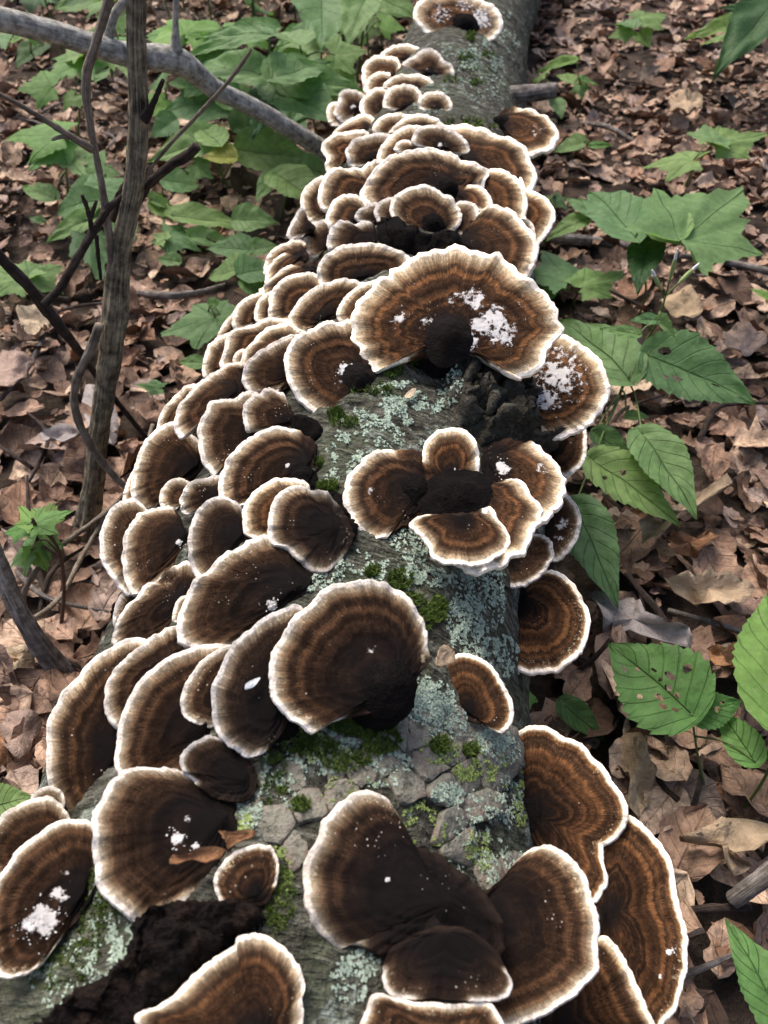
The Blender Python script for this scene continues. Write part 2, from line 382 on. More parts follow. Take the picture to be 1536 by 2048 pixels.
MAT['leaf_holes'] = leaf_material('spotted_green_leaf', (0.085, 0.19, 0.052), (0.115, 0.24, 0.072), (0.14, 0.24, 0.08), None)
MAT['leaf_yellow'] = leaf_material('yellowing_leaf', (0.22, 0.25, 0.05), (0.30, 0.30, 0.06), (0.3, 0.3, 0.1), (0.33, 0.19, 0.04))
MAT['litter'] = litter_material('dead_leaf'); MAT['litter_mass'] = litter_material('dead_leaf_mass', 'rnd')
MAT['ground'] = simple('forest_soil', [(0.014, 0.010, 0.008), (0.045, 0.032, 0.024), (0.13, 0.092, 0.068)], 30, 0.95, 0.15, 1.0, 0.01)
MAT['orange_leaf'] = plain('orange_dead_leaf', (0.27, 0.135, 0.065), 0.8, 0.2, 0.6, 70, 1.0, 0.004)
MAT['purple_leaf'] = plain('mauve_grey_dead_leaf', (0.30, 0.262, 0.245), 0.8, 0.2, 0.5, 38, 0.9, 0.004)
MAT['tan_leaf'] = plain('pale_tan_dead_leaf', (0.35, 0.255, 0.165), 0.8, 0.2, 0.55, 38, 0.9, 0.004)
MAT['cream_leaf'] = plain('cream_dead_leaf', (0.46, 0.36, 0.245), 0.8, 0.2, 0.5, 38, 0.9, 0.004)
MAT['pink_leaf'] = plain('pinkish_dead_leaf', (0.30, 0.215, 0.172), 0.8, 0.2, 0.5, 38, 0.9, 0.004)
MAT['bud'] = plain('bud_green', (0.30, 0.38, 0.14), 0.6, 0.3, 0.2); MAT['petal'] = plain('white_petal', (0.75, 0.76, 0.74), 0.6, 0.3, 0.1)

# ------------------------------------------------------------------ ground
def gh(x, y): return 0.010 * noise.noise(Vector((x * 3.1, y * 3.1, 0.3))) + 0.006 * noise.noise(Vector((x * 9, y * 9, 1.3))) - 0.004
gx = np.concatenate([np.linspace(-40, -3.2, 8), np.linspace(-3, 3, 150), np.linspace(3.2, 40, 8)])
gy = np.concatenate([np.linspace(-30, -1.2, 8), np.linspace(-1, 5, 150), np.linspace(5.3, 60, 8)])
GV = [(x, y, gh(x, y)) for y in gy for x in gx]; nx = len(gx)
GF = [(j * nx + i, j * nx + i + 1, (j + 1) * nx + i + 1, (j + 1) * nx + i) for j in range(len(gy) - 1) for i in range(nx - 1)]
tag(mesh('ground', GV, GF, MAT['ground']), kind='structure')

# ------------------------------------------------------------------ the fallen log
ZA = 0.10; H0 = CAM[2] - ZA
AX = [(-0.37, -2.0), (-0.21, -0.5), (-0.14, 0.302), (-0.089, 0.727), (0.022, 1.213), (0.136, 2.257), (0.232, 3.11), (0.458, 4.53), (0.60, 5.19), (1.02, 7.2), (1.5, 9.5)]
axis_pts = catmull([(x * H0, y * H0, ZA) for x, y in AX], 420)
def log_rad(Y): return np.interp(Y / H0, [-2, 0.3, 0.73, 1.2, 2.26, 3.1, 5.2, 9.5], np.array([.318, .312, .303, .300, .288, .280, .272, .26]) * H0)
arcs = np.concatenate([[0], np.cumsum(np.linalg.norm(np.diff(axis_pts, axis=0), axis=1))])
LT = np.gradient(axis_pts, axis=0); LT /= np.linalg.norm(LT, axis=1)[:, None]
LS = np.cross(LT, ZUP); LS /= np.linalg.norm(LS, axis=1)[:, None]      # to the right of the log
NTH = 200
LV = []; LA = []
for i in range(len(axis_pts)):
    c = axis_pts[i]; R = float(log_rad(c[1]))
    for j in range(NTH):
        a = 2 * math.pi * j / NTH
        d = math.cos(a) * LS[i] + math.sin(a) * ZUP
        s = arcs[i]
        r = R * (1 + 0.035 * noise.noise(Vector((d[0] * 1.4, d[2] * 1.4, s * 4.5))) + 0.02 * noise.noise(Vector((d[0] * 5, d[2] * 5, s * 14))))
        r += 0.0024 * noise.noise(Vector((a * 2.6, s * 130.0, 0.5))) + 0.0022 * noise.noise(Vector((d[0] * 25, d[2] * 25, s * 90)))
        LV.append(c + d * r); LA.append((s, a, 0))
LF = []
for i in range(len(axis_pts) - 1):
    for j in range(NTH):
        k = (j + 1) % NTH
        LF.append((i * NTH + j, (i + 1) * NTH + j, (i + 1) * NTH + k, i * NTH + k))
LF.append(tuple(range(NTH))); LF.append(tuple((len(axis_pts) - 1) * NTH + j for j in range(NTH))[::-1])
LOG = empty('fallen_log', (float(axis_pts[120][0]), float(axis_pts[120][1]), 0.0))
tag(LOG, 'grey fallen log with lichen and moss, covered in overlapping bracket fungi', 'log')
LV = np.array(LV)
mesh('bark', LV, LF, MAT['bark'], LOG, {'lt': np.array(LA)})
BV = BVHTree.FromPolygons(LV.tolist(), LF)
def log_hit(x, y):
    d = rays((x, y))[0]
    hit = BV.ray_cast(Vector(CAM), Vector(d))
    if hit[0] is None: return None
    p = np.array(hit[0]); n_ = np.array(hit[1])
    if n_ @ d > 0: n_ = -n_
    return p, n_, float((p - CAM) @ FWD)
def near_axis(p):
    i = int(np.argmin(np.linalg.norm(axis_pts - p, axis=1))); return axis_pts[i], i
# ------------------------------------------------------------------ bracket fungi
# outlines were measured on enlargements of the photograph: (x offset, y offset, enlargement)
REG = {'F': (0, 0, 1.0), '2': (768, 0, 2.0), '3': (300, 350, 2.56), '4': (600, 50, 2.793), '5': (0, 500, 2.0), '6': (560, 480, 2.1943), '7': (0, 1150, 2.0), '8': (700, 1130, 1.8373)}
TOPC = 'small pale rimmed brown bracket fungus in the crowded far cluster below the topmost crusted fungus'
MIDC = 'brown bracket fungus in the tiers around the black stalked round rosette'
LEFT = 'narrow brown shelf fungus in the overlapping tiers on the flank facing the upright dead stem'
LOWL = 'large dark brown shelf fungus with white rim, overlapping others beside the thick mossy stick'
CAPS = [
('T0','2',(320,105),[(118,60),(135,10),(190,-22),(270,-32),(350,-22),(410,5),(455,45),(475,90),(462,130),(425,165),(395,172),(370,150),(320,138),(260,136),(205,132),(175,132),(150,112),(126,85)],dict(knob=20,tone=.9,label='topmost bracket fungus, crusted white with a black knob, at the far end of the log')),
('A1','4',(590,195),[(452,165),(490,130),(560,105),(620,110),(670,135),(660,190),(600,210),(520,215),(470,195)],dict(label=TOPC,tone=.9)),
('A2','4',(510,300),[(348,290),(352,235),(380,195),(430,172),(500,172),(550,195),(560,240),(540,290),(520,330),(460,352),(410,370),(378,385),(358,350)],dict(label=TOPC,tone=.95)),
('A2b','4',(485,330),[(365,340),(390,290),(450,260),(500,270),(515,310),(480,350),(420,375),(385,388)],dict(label=TOPC,tone=.9)),
('A3','4',(735,280),[(572,225),(590,195),(640,170),(680,140),(730,132),(780,155),(800,190),(845,220),(862,260),(850,295),(790,302),(740,298),(680,272),(620,250)],dict(label='dark scalloped bracket fungus with a black base, beside the bare bark below the topmost fungus',tone=.3)),
('A5b','4',(230,510),[(150,480),(165,440),(200,430),(240,450),(250,500),(225,560),(180,562),(155,520)],dict(label=TOPC)),
('A5','4',(310,470),[(190,480),(215,420),(225,375),(270,362),(330,370),(370,395),(365,440),(335,490),(290,525),(240,545),(205,520)],dict(label=TOPC,tone=.3)),
('A4','4',(640,365),[(470,350),(485,310),(530,285),(600,275),(690,280),(735,310),(758,350),(740,375),(660,375),(560,370)],dict(label=TOPC)),
('A6','4',(460,460),[(335,465),(350,410),(400,365),(440,345),(480,360),(495,420),(475,475),(420,515),(385,545),(350,510)],dict(label=TOPC)),
('A7','4',(590,460),[(468,460),(475,390),(510,345),(570,332),(640,342),(672,375),(680,410),(660,450),(610,475),(540,482)],dict(label=TOPC)),
('A8','4',(765,470),[(657,440),(672,405),(720,375),(780,372),(830,400),(850,440),(838,490),(800,510),(765,490),(720,488),(680,475)],dict(label='small curled bracket fungus with a black hollow, on bare bark in the far cluster',tone=.6)),
('B1','4',(370,590),[(185,610),(230,560),(300,515),(340,500),(400,510),(430,560),(390,610),(300,620)],dict(label=TOPC)),
('B2','4',(540,590),[(405,590),(420,545),(470,505),(530,490),(590,495),(640,520),(610,570),(530,610),(440,615)],dict(label=TOPC)),
('B3','4',(680,595),[(505,600),(530,560),(590,515),(660,495),(730,505),(790,540),(810,570),(760,605),(650,615)],dict(label=TOPC)),
('B9','4',(1115,560),[(1105,505),(1140,478),(1200,458),(1300,470),(1370,500),(1420,550),(1440,600),(1425,660),(1380,700),(1310,725),(1270,720),(1235,665),(1180,630),(1120,600),(1075,570)],dict(knob=14,tone=.8,label='pale crusted bracket fungus jutting from the bark side beside the broken branch stub')),
('B6','4',(930,780),[(790,575),(880,560),(970,568),(1050,590),(1130,620),(1200,650),(1260,690),(1285,750),(1310,800),(1322,850),(1290,920),(1240,910),(1100,850),(950,800),(850,700)],dict(label='wide smooth brown shelf fungus reaching over the leaf litter side, below the crusted side bracket',tone=.75)),
('B4','4',(300,725),[(122,690),(135,650),(180,610),(250,595),(330,590),(390,605),(360,680),(300,735),(230,775),(170,830),(145,790),(148,740)],dict(label='pale tan shelf fungus at the end of the smooth grey branch',tone=1.0)),
('B5','4',(410,755),[(255,720),(265,680),(310,635),(390,610),(480,605),(525,640),(505,720),(440,775),(370,790),(280,785)],dict(label=MIDC,tone=.3)),
('B7','4',(640,730),[(430,750),(440,700),(470,650),(520,600),(590,565),(680,560),(760,570),(800,640),(760,710),(650,740),(560,755),(480,770)],dict(label=MIDC)),
('B8b','4',(630,695),[(530,700),(540,660),(570,642),(615,650),(655,680),(645,705),(590,715)],dict(label=MIDC)),
('B8','4',(800,690),[(622,650),(640,600),(690,562),(760,555),(830,575),(890,610),(940,660),(950,700),(930,725),(870,718),(800,704),(720,690),(660,675)],dict(label='crescent shaped brown bracket fungus perched on the wide tiers under the far cluster',tone=.25)),
('C4b','4',(1200,1050),[(1230,850),(1265,910),(1330,940),(1390,980),(1425,1050),(1400,1130),(1350,1200),(1320,1230),(1270,1170),(1220,1100),(1190,950)],dict(label='pale bracket fungus jutting toward the leafy plants from behind the wide brown tiers',tone=1.0)),
('C4c','4',(1170,1180),[(1250,1085),(1290,1100),(1310,1140),(1312,1200),(1290,1260),(1200,1260),(1150,1150)],dict(label=MIDC)),
('C1','4',(165,1040),[(5,1000),(15,930),(60,880),(130,845),(190,850),(205,920),(195,1020),(150,1080),(80,1115),(40,1090),(12,1050)],dict(label=LEFT)),
('C2','4',(400,960),[(100,960),(115,890),(150,830),(210,800),(290,790),(340,800),(390,765),(450,755),(530,790),(490,890),(410,970),(330,1010),(220,1035),(140,1040),(110,1010)],dict(label=MIDC)),
('C4','4',(960,950),[(1060,805),(1130,810),(1200,850),(1250,900),(1268,960),(1262,1040),(1250,1080),(1150,1050),(1050,1010),(960,970),(940,850)],dict(label=MIDC)),
('C3','4',(820,930),[(345,940),(360,880),(400,820),(480,750),(560,710),(650,700),(740,690),(850,710),(950,755),(1020,790),(1060,810),(1040,870),(1000,950),(900,980),(760,985),(600,1000),(450,1010),(370,1000)],dict(knob=17,label='widest brown shelf fungus with a black lump, just behind the round stalked rosette',tone=.6)),
('C5','4',(890,960),[(880,905),(960,895),(1020,905),(1060,950),(1075,1000),(1060,1040),(1000,1030),(930,1010),(870,985)],dict(label=MIDC)),
('C6','4',(850,1110),[(880,985),(940,985),(985,1010),(1003,1070),(995,1140),(985,1190),(930,1180),(860,1150),(820,1080)],dict(label=MIDC,tone=.2)),
('C12','4',(150,1240),[(18,1230),(30,1160),(70,1115),(130,1085),(175,1100),(195,1180),(175,1250),(110,1290),(45,1295)],dict(label=LEFT,tone=.2)),
('C9','4',(320,1080),[(145,1100),(155,1040),(190,975),(240,948),(310,948),(360,980),(375,1030),(335,1095),(260,1130),(180,1140)],dict(label=MIDC)),
('C10','4',(440,1085),[(310,1080),(320,1040),(370,1005),(440,990),(475,1040),(460,1100),(380,1115)],dict(label=MIDC,tone=.1)),
('C11','4',(410,1220),[(155,1230),(165,1160),(200,1105),(250,1090),(310,1110),(360,1095),(410,1110),(440,1160),(460,1210),(400,1250),(280,1260),(170,1270)],dict(label=MIDC,tone=.15)),
('C13','4',(900,1240),[(1000,1060),(1060,1010),(1120,1005),(1200,1050),(1260,1110),(1300,1170),(1330,1220),(1325,1300),(1290,1370),(1240,1390),(1150,1370),(1000,1350),(860,1280),(900,1150)],dict(label='smooth brown shelf fungus between the round stalked rosette and the huge white flecked rosette',tone=.7)),
('C7','4',(550,1075),[(415,1050),(430,1000),(480,965),(540,960),(585,1000),(570,1080),(510,1105),(455,1120),(430,1085)],dict(label=MIDC,tone=.2)),
('C8','4',(740,1120),[(502,1030),(520,970),(570,925),(640,900),(730,900),(800,935),(860,975),(895,1030),(905,1070),(890,1120),(850,1155),(810,1162),(780,1150),(765,1185),(738,1218),(670,1205),(600,1160),(530,1100)],dict(knob=18,stalk=1,label='round brown rosette fungus with a black centre, standing alone on a black stalk',tone=.6)),
('D2','3',(820,280),[(700,310),(720,250),(760,180),(790,170),(810,230),(850,270),(800,310),(740,325)],dict(label=LEFT,tone=.1)),
('D3','3',(750,410),[(585,480),(600,420),(640,375),(700,345),(780,330),(800,380),(750,435),(660,470),(600,505)],dict(label=LEFT)),
('D4','3',(770,430),[(590,540),(605,470),(640,430),(700,395),(770,360),(815,420),(770,460),(680,500),(610,560)],dict(label=LEFT)),
('D5','3',(820,505),[(575,620),(590,560),(640,510),(710,460),(790,445),(865,450),(870,505),(770,520),(680,560),(620,610)],dict(label=LEFT)),
('D8b','3',(430,790),[(345,840),(370,770),(410,720),(440,690),(450,760),(410,820)],dict(label=LEFT)),
('D8','3',(550,735),[(425,780),(430,700),(460,650),(520,615),(580,600),(585,650),(570,720),(545,765),(480,785)],dict(label=LEFT)),
('D7','3',(620,715),[(535,730),(545,660),(580,615),(640,595),(650,680),(630,745),(565,755)],dict(label=LEFT)),
('D6','3',(800,660),[(610,720),(612,640),(640,570),(700,520),(770,500),(850,505),(890,560),(870,650),(770,710),(690,755),(635,750)],dict(label=LEFT)),
('D1','3',(1080,530),[(858,500),(870,450),(910,405),(980,365),(1080,350),(1180,355),(1260,380),(1330,415),(1310,480),(1200,545),(1100,560),(1000,568),(900,572),(868,550)],dict(label='oval brown shelf fungus tucked behind the huge white flecked rosette',tone=.5)),
('D9','3',(890,740),[(710,760),(725,690),(770,630),(840,580),(920,545),(990,530),(1060,540),(1110,560),(1090,640),(1000,710),(940,760),(850,800),(760,805)],dict(label='brown shelf fungus with rough black crumbs at its base, beside the huge flecked rosette',tone=.45)),
('D10','3',(1100,710),[(955,720),(965,680),(1000,620),(1060,570),(1120,545),(1220,530),(1230,620),(1130,720),(1040,760),(980,755)],dict(label=LEFT)),
('D11','3',(400,950),[(268,1010),(275,940),(300,870),(350,830),(415,805),(435,870),(410,950),(370,1010),(290,1040)],dict(label=LEFT)),
('D12','3',(620,860),[(365,975),(375,900),(400,820),(440,785),(500,775),(560,745),(620,730),(700,740),(740,780),(660,850),(570,890),(500,930),(420,985)],dict(label=LEFT)),
('D12b','3',(480,955),[(425,955),(440,910),(480,890),(505,930),(470,980)],dict(label=LEFT)),
('D13','3',(690,880),[(470,970),(480,900),(530,850),(570,800),(640,765),(720,762),(775,805),(730,870),(630,910),(570,960),(500,1010)],dict(label=LEFT)),
('D16','3',(455,1010),[(350,1005),(400,965),(460,960),(485,1000),(440,1040),(380,1030)],dict(label=LEFT)),
('D18','3',(210,1190),[(35,1310),(60,1210),(110,1150),(180,1080),(240,1072),(260,1130),(210,1230),(140,1290),(80,1320)],dict(label=LEFT)),
('F1b','5',(545,960),[(495,1005),(500,950),(520,900),(545,875),(570,930),(560,1000)],dict(label=LEFT)),
('F1','5',(770,880),[(525,970),(530,900),(550,820),(590,750),(640,700),(690,685),(740,720),(790,760),(830,800),(835,870),(770,930),(690,960),(640,1010),(565,1050),(540,1010)],dict(label='broad brown shelf fungus with many thin rings, level with the bend of the dead stem',tone=.35)),
('D17','3',(430,1130),[(125,1270),(140,1190),(190,1130),(250,1060),(330,1010),(400,988),(450,1000),(490,1050),(480,1120),(400,1180),(310,1230),(260,1290),(235,1335),(165,1348),(135,1310)],dict(label='grey brown shelf fungus with a small dark scar on its rim, in the flank tiers',tone=.5)),
('D14','3',(720,1020),[(475,1050),(480,990),(510,940),(580,890),(640,850),(720,820),(790,825),(820,900),(780,1010),(710,1090),(600,1120),(520,1120)],dict(label=LEFT,tone=.3)),
('D19','3',(530,1320),[(248,1340),(250,1270),(290,1200),(310,1160),(380,1140),(440,1135),(480,1105),(540,1110),(590,1160),(570,1260),(530,1350),(440,1430),(385,1490),(350,1558),(300,1510),(260,1430)],dict(label='tall narrow shelf fungus with dark soil specks, behind the oval white dotted shelf',tone=.3)),
('D20','3',(715,1270),[(478,1210),(490,1160),(530,1125),(562,1120),(578,1098),(620,1092),(670,1110),(700,1150),(725,1200),(745,1260),(740,1310),(690,1310),(620,1300),(560,1305),(500,1312),(485,1270)],dict(label='small rounded bracket fungus with fine rings, above the oval shelf with a white dot',tone=.3)),
('D15','3',(1065,1050),[(690,960),(700,890),(750,830),(820,785),(900,760),(980,752),(1050,760),(1120,840),(1160,940),(1140,1040),(1060,1125),(1000,1185),(940,1240),(900,1250),(850,1225),(780,1170),(720,1090),(697,1020)],dict(knob=26,kdark=.6,label='fan shaped brown bracket fungus with white crust beside its dark knob, touching lichened bark',tone=.65)),
('E0b','6',(950,540),[(925,600),(930,540),(1000,470),(1100,430),(1190,450),(1160,545),(1085,605),(1030,635),(975,642)],dict(label='tan lower lobe peeking out beneath the huge white flecked rosette',tone=1.0)),
('E2','6',(1200,930),[(1180,880),(1260,850),(1335,825),(1345,880),(1340,950),(1310,1000),(1260,1035),(1215,1010),(1190,970)],dict(label='small reddish brown bracket fungus tucked under the white crusted side bracket',tone=.55)),
('E1','6',(1120,690),[(1200,405),(1290,440),(1360,480),(1410,540),(1440,600),(1445,670),(1420,730),(1370,790),(1310,840),(1240,870),(1190,875),(1155,850),(1130,770),(1085,700),(1070,620),(1130,500)],dict(tone=1.0,nolog=1,label='round bracket fungus almost covered in white crust, jutting out beside the rotten knot')),
('E0','6',(745,430),[(302,400),(310,330),(340,260),(400,200),(475,160),(490,120),(540,95),(600,65),(680,45),(720,38),(770,22),(825,40),(890,50),(960,75),(1020,110),(1055,150),(1075,165),(1130,190),(1190,240),(1220,310),(1222,390),(1200,460),(1150,530),(1080,585),(1000,578),(985,560),(960,530),(900,515),(820,505),(740,510),(640,512),(560,525),(500,545),(465,585),(400,565),(345,528),(350,495),(345,465),(315,440)],dict(knob=36,kdark=.75,tone=1.0,big=1,scal=.09,label='huge fan shaped rosette fungus with dark central knob and scattered white mould')),
('F9','5',(530,1440),[(455,1500),(460,1430),(490,1370),(545,1365),(560,1430),(500,1500)],dict(label=LEFT,tone=0)),
('F2','5',(580,1190),[(400,1160),(410,1100),(430,1050),(470,1010),(530,995),(580,1030),(620,1080),(600,1200),(560,1320),(525,1380),(490,1355),(440,1300),(408,1240)],dict(label='pale rimmed shelf fungus outermost on the flank above the hanging loop of bare twigs',tone=.3)),
('F4','5',(740,1000),[(638,990),(650,950),(680,920),(720,912),(760,930),(760,990),(710,1035),(650,1030)],dict(label='small pale lobe beside its twin, tucked beneath the oval shelf with a white dot',tone=.6)),
('F5','5',(860,990),[(720,1010),(735,960),(770,925),(830,908),(890,905),(900,970),(860,1020),(790,1045),(740,1060)],dict(label='small dark lobe beside its paler twin, tucked beneath the oval shelf with a white dot',tone=.15)),
('F3','5',(740,1150),[(492,1200),(495,1150),(520,1090),(560,1050),(620,1025),(680,1025),(715,1060),(735,1100),(770,1160),(750,1250),(650,1320),(590,1355),(535,1382),(505,1320),(493,1260)],dict(label='rounded shelf fungus with a notched rim end and white flecks, on the lower flank',tone=.3)),
('D21','3',(790,1500),[(355,1590),(365,1530),(400,1450),(450,1390),(510,1330),(580,1295),(650,1284),(730,1295),(800,1325),(840,1365),(858,1410),(852,1470),(845,1530),(840,1580),(760,1620),(650,1660),(500,1690),(400,1700),(360,1680)],dict(label='oval brown shelf fungus carrying one white dot, against the grey lichened bark',tone=.5)),
('G1','7',(730,100),[(452,270),(460,210),(490,140),(540,90),(580,40),(630,20),(680,-20),(740,-60),(800,-20),(790,80),(740,160),(710,230),(600,280),(500,310)],dict(label='dark brown shelf fungus with a torn upper edge and tiny pale lobe',tone=.2)),
('G1b','7',(740,150),[(690,180),(700,120),(720,90),(750,85),(755,140),(725,185)],dict(label='tiny pale frilled lobe pressed against the rim of a large dark shelf',tone=.9)),
('G3','7',(470,700),[(183,700),(188,610),(210,530),(260,450),(310,400),(350,350),(420,295),(500,262),(580,255),(620,300),(590,500),(540,680),(490,830),(410,960),(310,985),(250,970),(215,900),(190,800)],dict(label='large outermost shelf fungus with a broad pale band and rusty ring, over dark hollow ground',tone=.45)),
('G4','7',(700,400),[(418,500),(430,420),(480,350),(540,300),(600,255),(680,205),(740,200),(780,280),(720,420),(620,520),(520,600),(460,605),(430,560)],dict(label=LOWL,tone=.3)),
('F6','5',(960,1150),[(752,1170),(760,1110),(790,1040),(840,995),(890,980),(930,1000),(975,1040),(1000,1120),(990,1190),(920,1250),(860,1290),(800,1315),(765,1260)],dict(label='upright narrow shelf fungus, very dark, beside the smaller double lobed one',tone=.1)),
('F7','5',(1180,1050),[(972,1060),(980,1010),(1020,960),(1070,925),(1130,910),(1190,915),(1240,950),(1240,1030),(1170,1110),(1080,1155),(1000,1150),(975,1110)],dict(label='tan ringed bracket fungus behind a black bodied one beside the bark',tone=.9)),
('G2','7',(1170,70),[(710,250),(712,190),(735,100),(775,20),(830,-20),(880,-70),(960,-120),(1050,-155),(1120,-145),(1190,-90),(1290,-20),(1280,60),(1230,130),(1100,190),(1000,250),(900,295),(800,300),(730,280)],dict(label='broad dark brown shelf fungus with one white crumb patch at its lower edge',tone=.25)),
('F8','5',(1320,1120),[(1073,1090),(1085,1030),(1110,980),(1150,950),(1200,945),(1240,965),(1290,965),(1350,1000),(1390,1080),(1420,1140),(1380,1220),(1330,1280),(1270,1290),(1200,1250),(1150,1200),(1100,1180),(1080,1140)],dict(label='bracket fungus with a large black body and a small ringed tan fan beside bare bark',tone=.35)),
('G5','7',(820,600),[(465,680),(480,590),(510,500),(560,420),(640,350),(720,305),(800,280),(870,278),(940,300),(920,420),(890,560),(860,700),(770,790),(600,830),(480,800)],dict(label='large shelf fungus under a small curled lobe, above the shelf holding a dry leaf',tone=.35)),
('G6','7',(880,500),[(722,520),(735,450),(770,390),(810,340),(870,300),(930,288),(960,400),(910,520),(850,610),(775,592),(740,570)],dict(label='curled lobe with a bent white tip lying on a larger dark shelf',tone=.3)),
('G13b','7',(215,920),[(125,900),(150,862),(200,845),(250,870),(255,930),(190,960)],dict(label='tiny rim of a shelf fungus showing above the half hidden brown one',tone=.3)),
('G13','7',(200,1100),[(-80,1110),(-30,1000),(50,930),(130,895),(200,890),(270,950),(290,1060),(230,1180),(100,1230),(-20,1210)],dict(label='brown shelf fungus half hidden behind the one dusted with snowy mould',tone=.4)),
('G12','7',(330,1280),[(-60,1350),(-40,1280),(0,1200),(60,1110),(130,1050),(220,985),(310,972),(375,990),(400,1100),(390,1200),(340,1350),(265,1430),(200,1520),(150,1580),(60,1618),(0,1600),(-50,1500)],dict(big=1,label='dark fungus dusted with a large snowy white mould patch, low on the mossy flank',tone=.4)),
('G10','7',(880,1000),[(365,1020),(375,960),(400,900),(450,830),(500,780),(560,770),(700,780),(820,850),(930,900),(980,960),(980,1060),(920,1180),(850,1260),(720,1320),(600,1370),(550,1395),(480,1340),(410,1270),(380,1180)],dict(big=1,label='large dark shelf fungus with white crumbs and a dry orange leaf lying on it',tone=.25)),
('G9','7',(970,820),[(718,745),(740,700),(790,660),(850,640),(930,680),(1010,760),(1030,820),(1000,900),(910,910),(820,870),(765,815),(730,790)],dict(cut=.62,label='small blackish lobe with a short curled white rim, below the overlapping dark fans',tone=0)),
('G7','7',(1110,540),[(845,500),(850,440),(880,370),(920,300),(980,230),(1050,170),(1120,138),(1200,128),(1250,250),(1210,400),(1170,550),(1110,660),(1050,715),(990,730),(930,700),(870,640),(850,570)],dict(label='very dark fan shaped fungus with a white wing shaped scrap on it',tone=.05)),
('G8','7',(1550,450),[(1073,410),(1090,310),(1130,240),(1180,170),(1250,95),(1340,40),(1440,18),(1520,30),(1600,70),(1660,130),(1700,210),(1716,290),(1710,350),(1670,410),(1630,480),(1560,530),(1420,565),(1330,590),(1290,635),(1250,640),(1180,590),(1110,530),(1080,470)],dict(big=1,knob=38,label='big round dark fan fungus with a black base, above bright green moss',tone=.4)),
('G11','7',(1020,1280),[(855,1230),(870,1180),(910,1130),(960,1095),(1020,1080),(1080,1085),(1105,1120),(1115,1180),(1095,1270),(1050,1325),(950,1320),(880,1310)],dict(label='small dark red fungus with a nicked white rim, next to the dry orange leaf',tone=.45)),
('H0','8',(625,150),[(580,90),(620,60),(680,30),(740,15),(800,50),(850,110),(880,180),(875,260),(840,330),(780,375),(700,395),(640,398),(605,375),(590,280),(588,180)],dict(tone=1.0,label='rusty orange bracket fungus with a dark ring, jutting from the steep bark side')),
('H1b','6',(1160,1270),[(1120,1260),(1160,1200),(1230,1130),(1260,1115),(1300,1160),(1322,1220),(1310,1290),(1280,1350),(1230,1400),(1190,1410),(1150,1360),(1120,1310)],dict(tone=.2,label='dark bracket fungus with white crumbs inside its rim, under the lobed rosette cluster')),
('H1','6',(1010,1405),[(975,1510),(960,1440),(1000,1370),(1060,1310),(1140,1290),(1180,1310),(1200,1365),(1180,1430),(1120,1490),(1050,1520),(1000,1522)],dict(tone=.1,label='small very dark bracket fungus between the lobed rosette cluster and the rusty bracket')),
('E5','6',(910,990),[(810,960),(880,905),(980,880),(1060,882),(1110,878),(1160,910),(1200,960),(1240,1020),(1258,1080),(1240,1150),(1200,1200),(1150,1235),(1090,1210),(1000,1130),(900,1100),(810,1050)],dict(cut=.5,scal=.06,label='pale rimmed lobe of the rosette cluster that faces the leafy plants',tone=.75)),
('E3','6',(600,1110),[(278,1130),(285,1070),(320,1000),(380,945),(460,915),(540,920),(600,915),(650,945),(730,990),(760,1080),(730,1180),(600,1245),(500,1280),(470,1310),(420,1315),(360,1290),(310,1230)],dict(knob=26,cut=.55,scal=.06,label='broad lobe with cream crumbs inside its rim, in the rosette cluster on bare bark',tone=.55)),
('E4','6',(740,1035),[(630,905),(650,870),(690,840),(750,825),(810,835),(850,870),(868,920),(875,980),(860,1060),(800,1120),(720,1120),(650,1070),(625,980)],dict(cut=.5,label='small rounded tan lobe crowning the rosette cluster below the rotten knot',tone=1.0)),
('E6','6',(780,1140),[(960,1060),(1020,1035),(1060,1060),(1075,1085),(1100,1110),(1140,1160),(1150,1220),(1110,1300),(1080,1360),(1000,1410),(930,1445),(860,1462),(812,1450),(740,1380),(660,1260),(620,1200),(640,1130),(700,1070),(850,1050)],dict(knob=50,cut=.5,scal=.06,label='large lobe with a big black knob in the middle of the rosette cluster',tone=.8)),
('E7','6',(790,1225),[(572,1240),(640,1205),(750,1200),(850,1195),(890,1165),(930,1175),(960,1230),(990,1260),(1015,1310),(990,1360),(940,1400),(860,1430),(780,1430),(700,1410),(665,1390),(655,1350),(620,1310),(590,1280)],dict(cut=.48,label='crescent lobe of the rosette cluster, lying over the black knobbed lobe',tone=.7)),
('H2','8',(430,540),[(328,400),(340,360),(390,330),(450,330),(510,360),(555,420),(590,490),(602,550),(590,590),(555,615),(500,590),(440,580),(405,565),(395,500),(360,455),(335,425)],dict(label='small reddish brown kidney shaped fungus on pale blue lichen',tone=.8)),
('H4','8',(950,1290),[(930,960),(970,935),(1020,910),(1080,960),(1150,1040),(1190,1120),(1205,1240),(1240,1360),(1235,1500),(1200,1620),(1150,1690),(1090,1740),(1000,1650),(920,1450),(880,1200)],dict(big=1,tone=1.0,label='long rusty orange shelf fungus with wrinkles, outermost over the dark leaf litter')),
('H9','8',(770,1690),[(900,1380),(940,1372),(970,1395),(1010,1450),(1050,1540),(1090,1620),(1120,1700),(1110,1800),(900,1850),(740,1780),(700,1690),(800,1500)],dict(label='rusty shelf fungus whose white edge runs between two larger shelves near the grass stalk',tone=.8)),
('H3','8',(670,920),[(582,660),(600,620),(650,590),(710,588),(780,620),(850,660),(900,710),(960,780),(1000,840),(1022,900),(1000,970),(960,1015),(930,1035),(935,1100),(950,1150),(930,1200),(900,1240),(820,1200),(720,1080),(655,980),(635,860),(615,760),(600,700)],dict(big=1,tone=.85,label='ringed brown shelf fungus with a chipped white rim beside the cracked bark plates')),
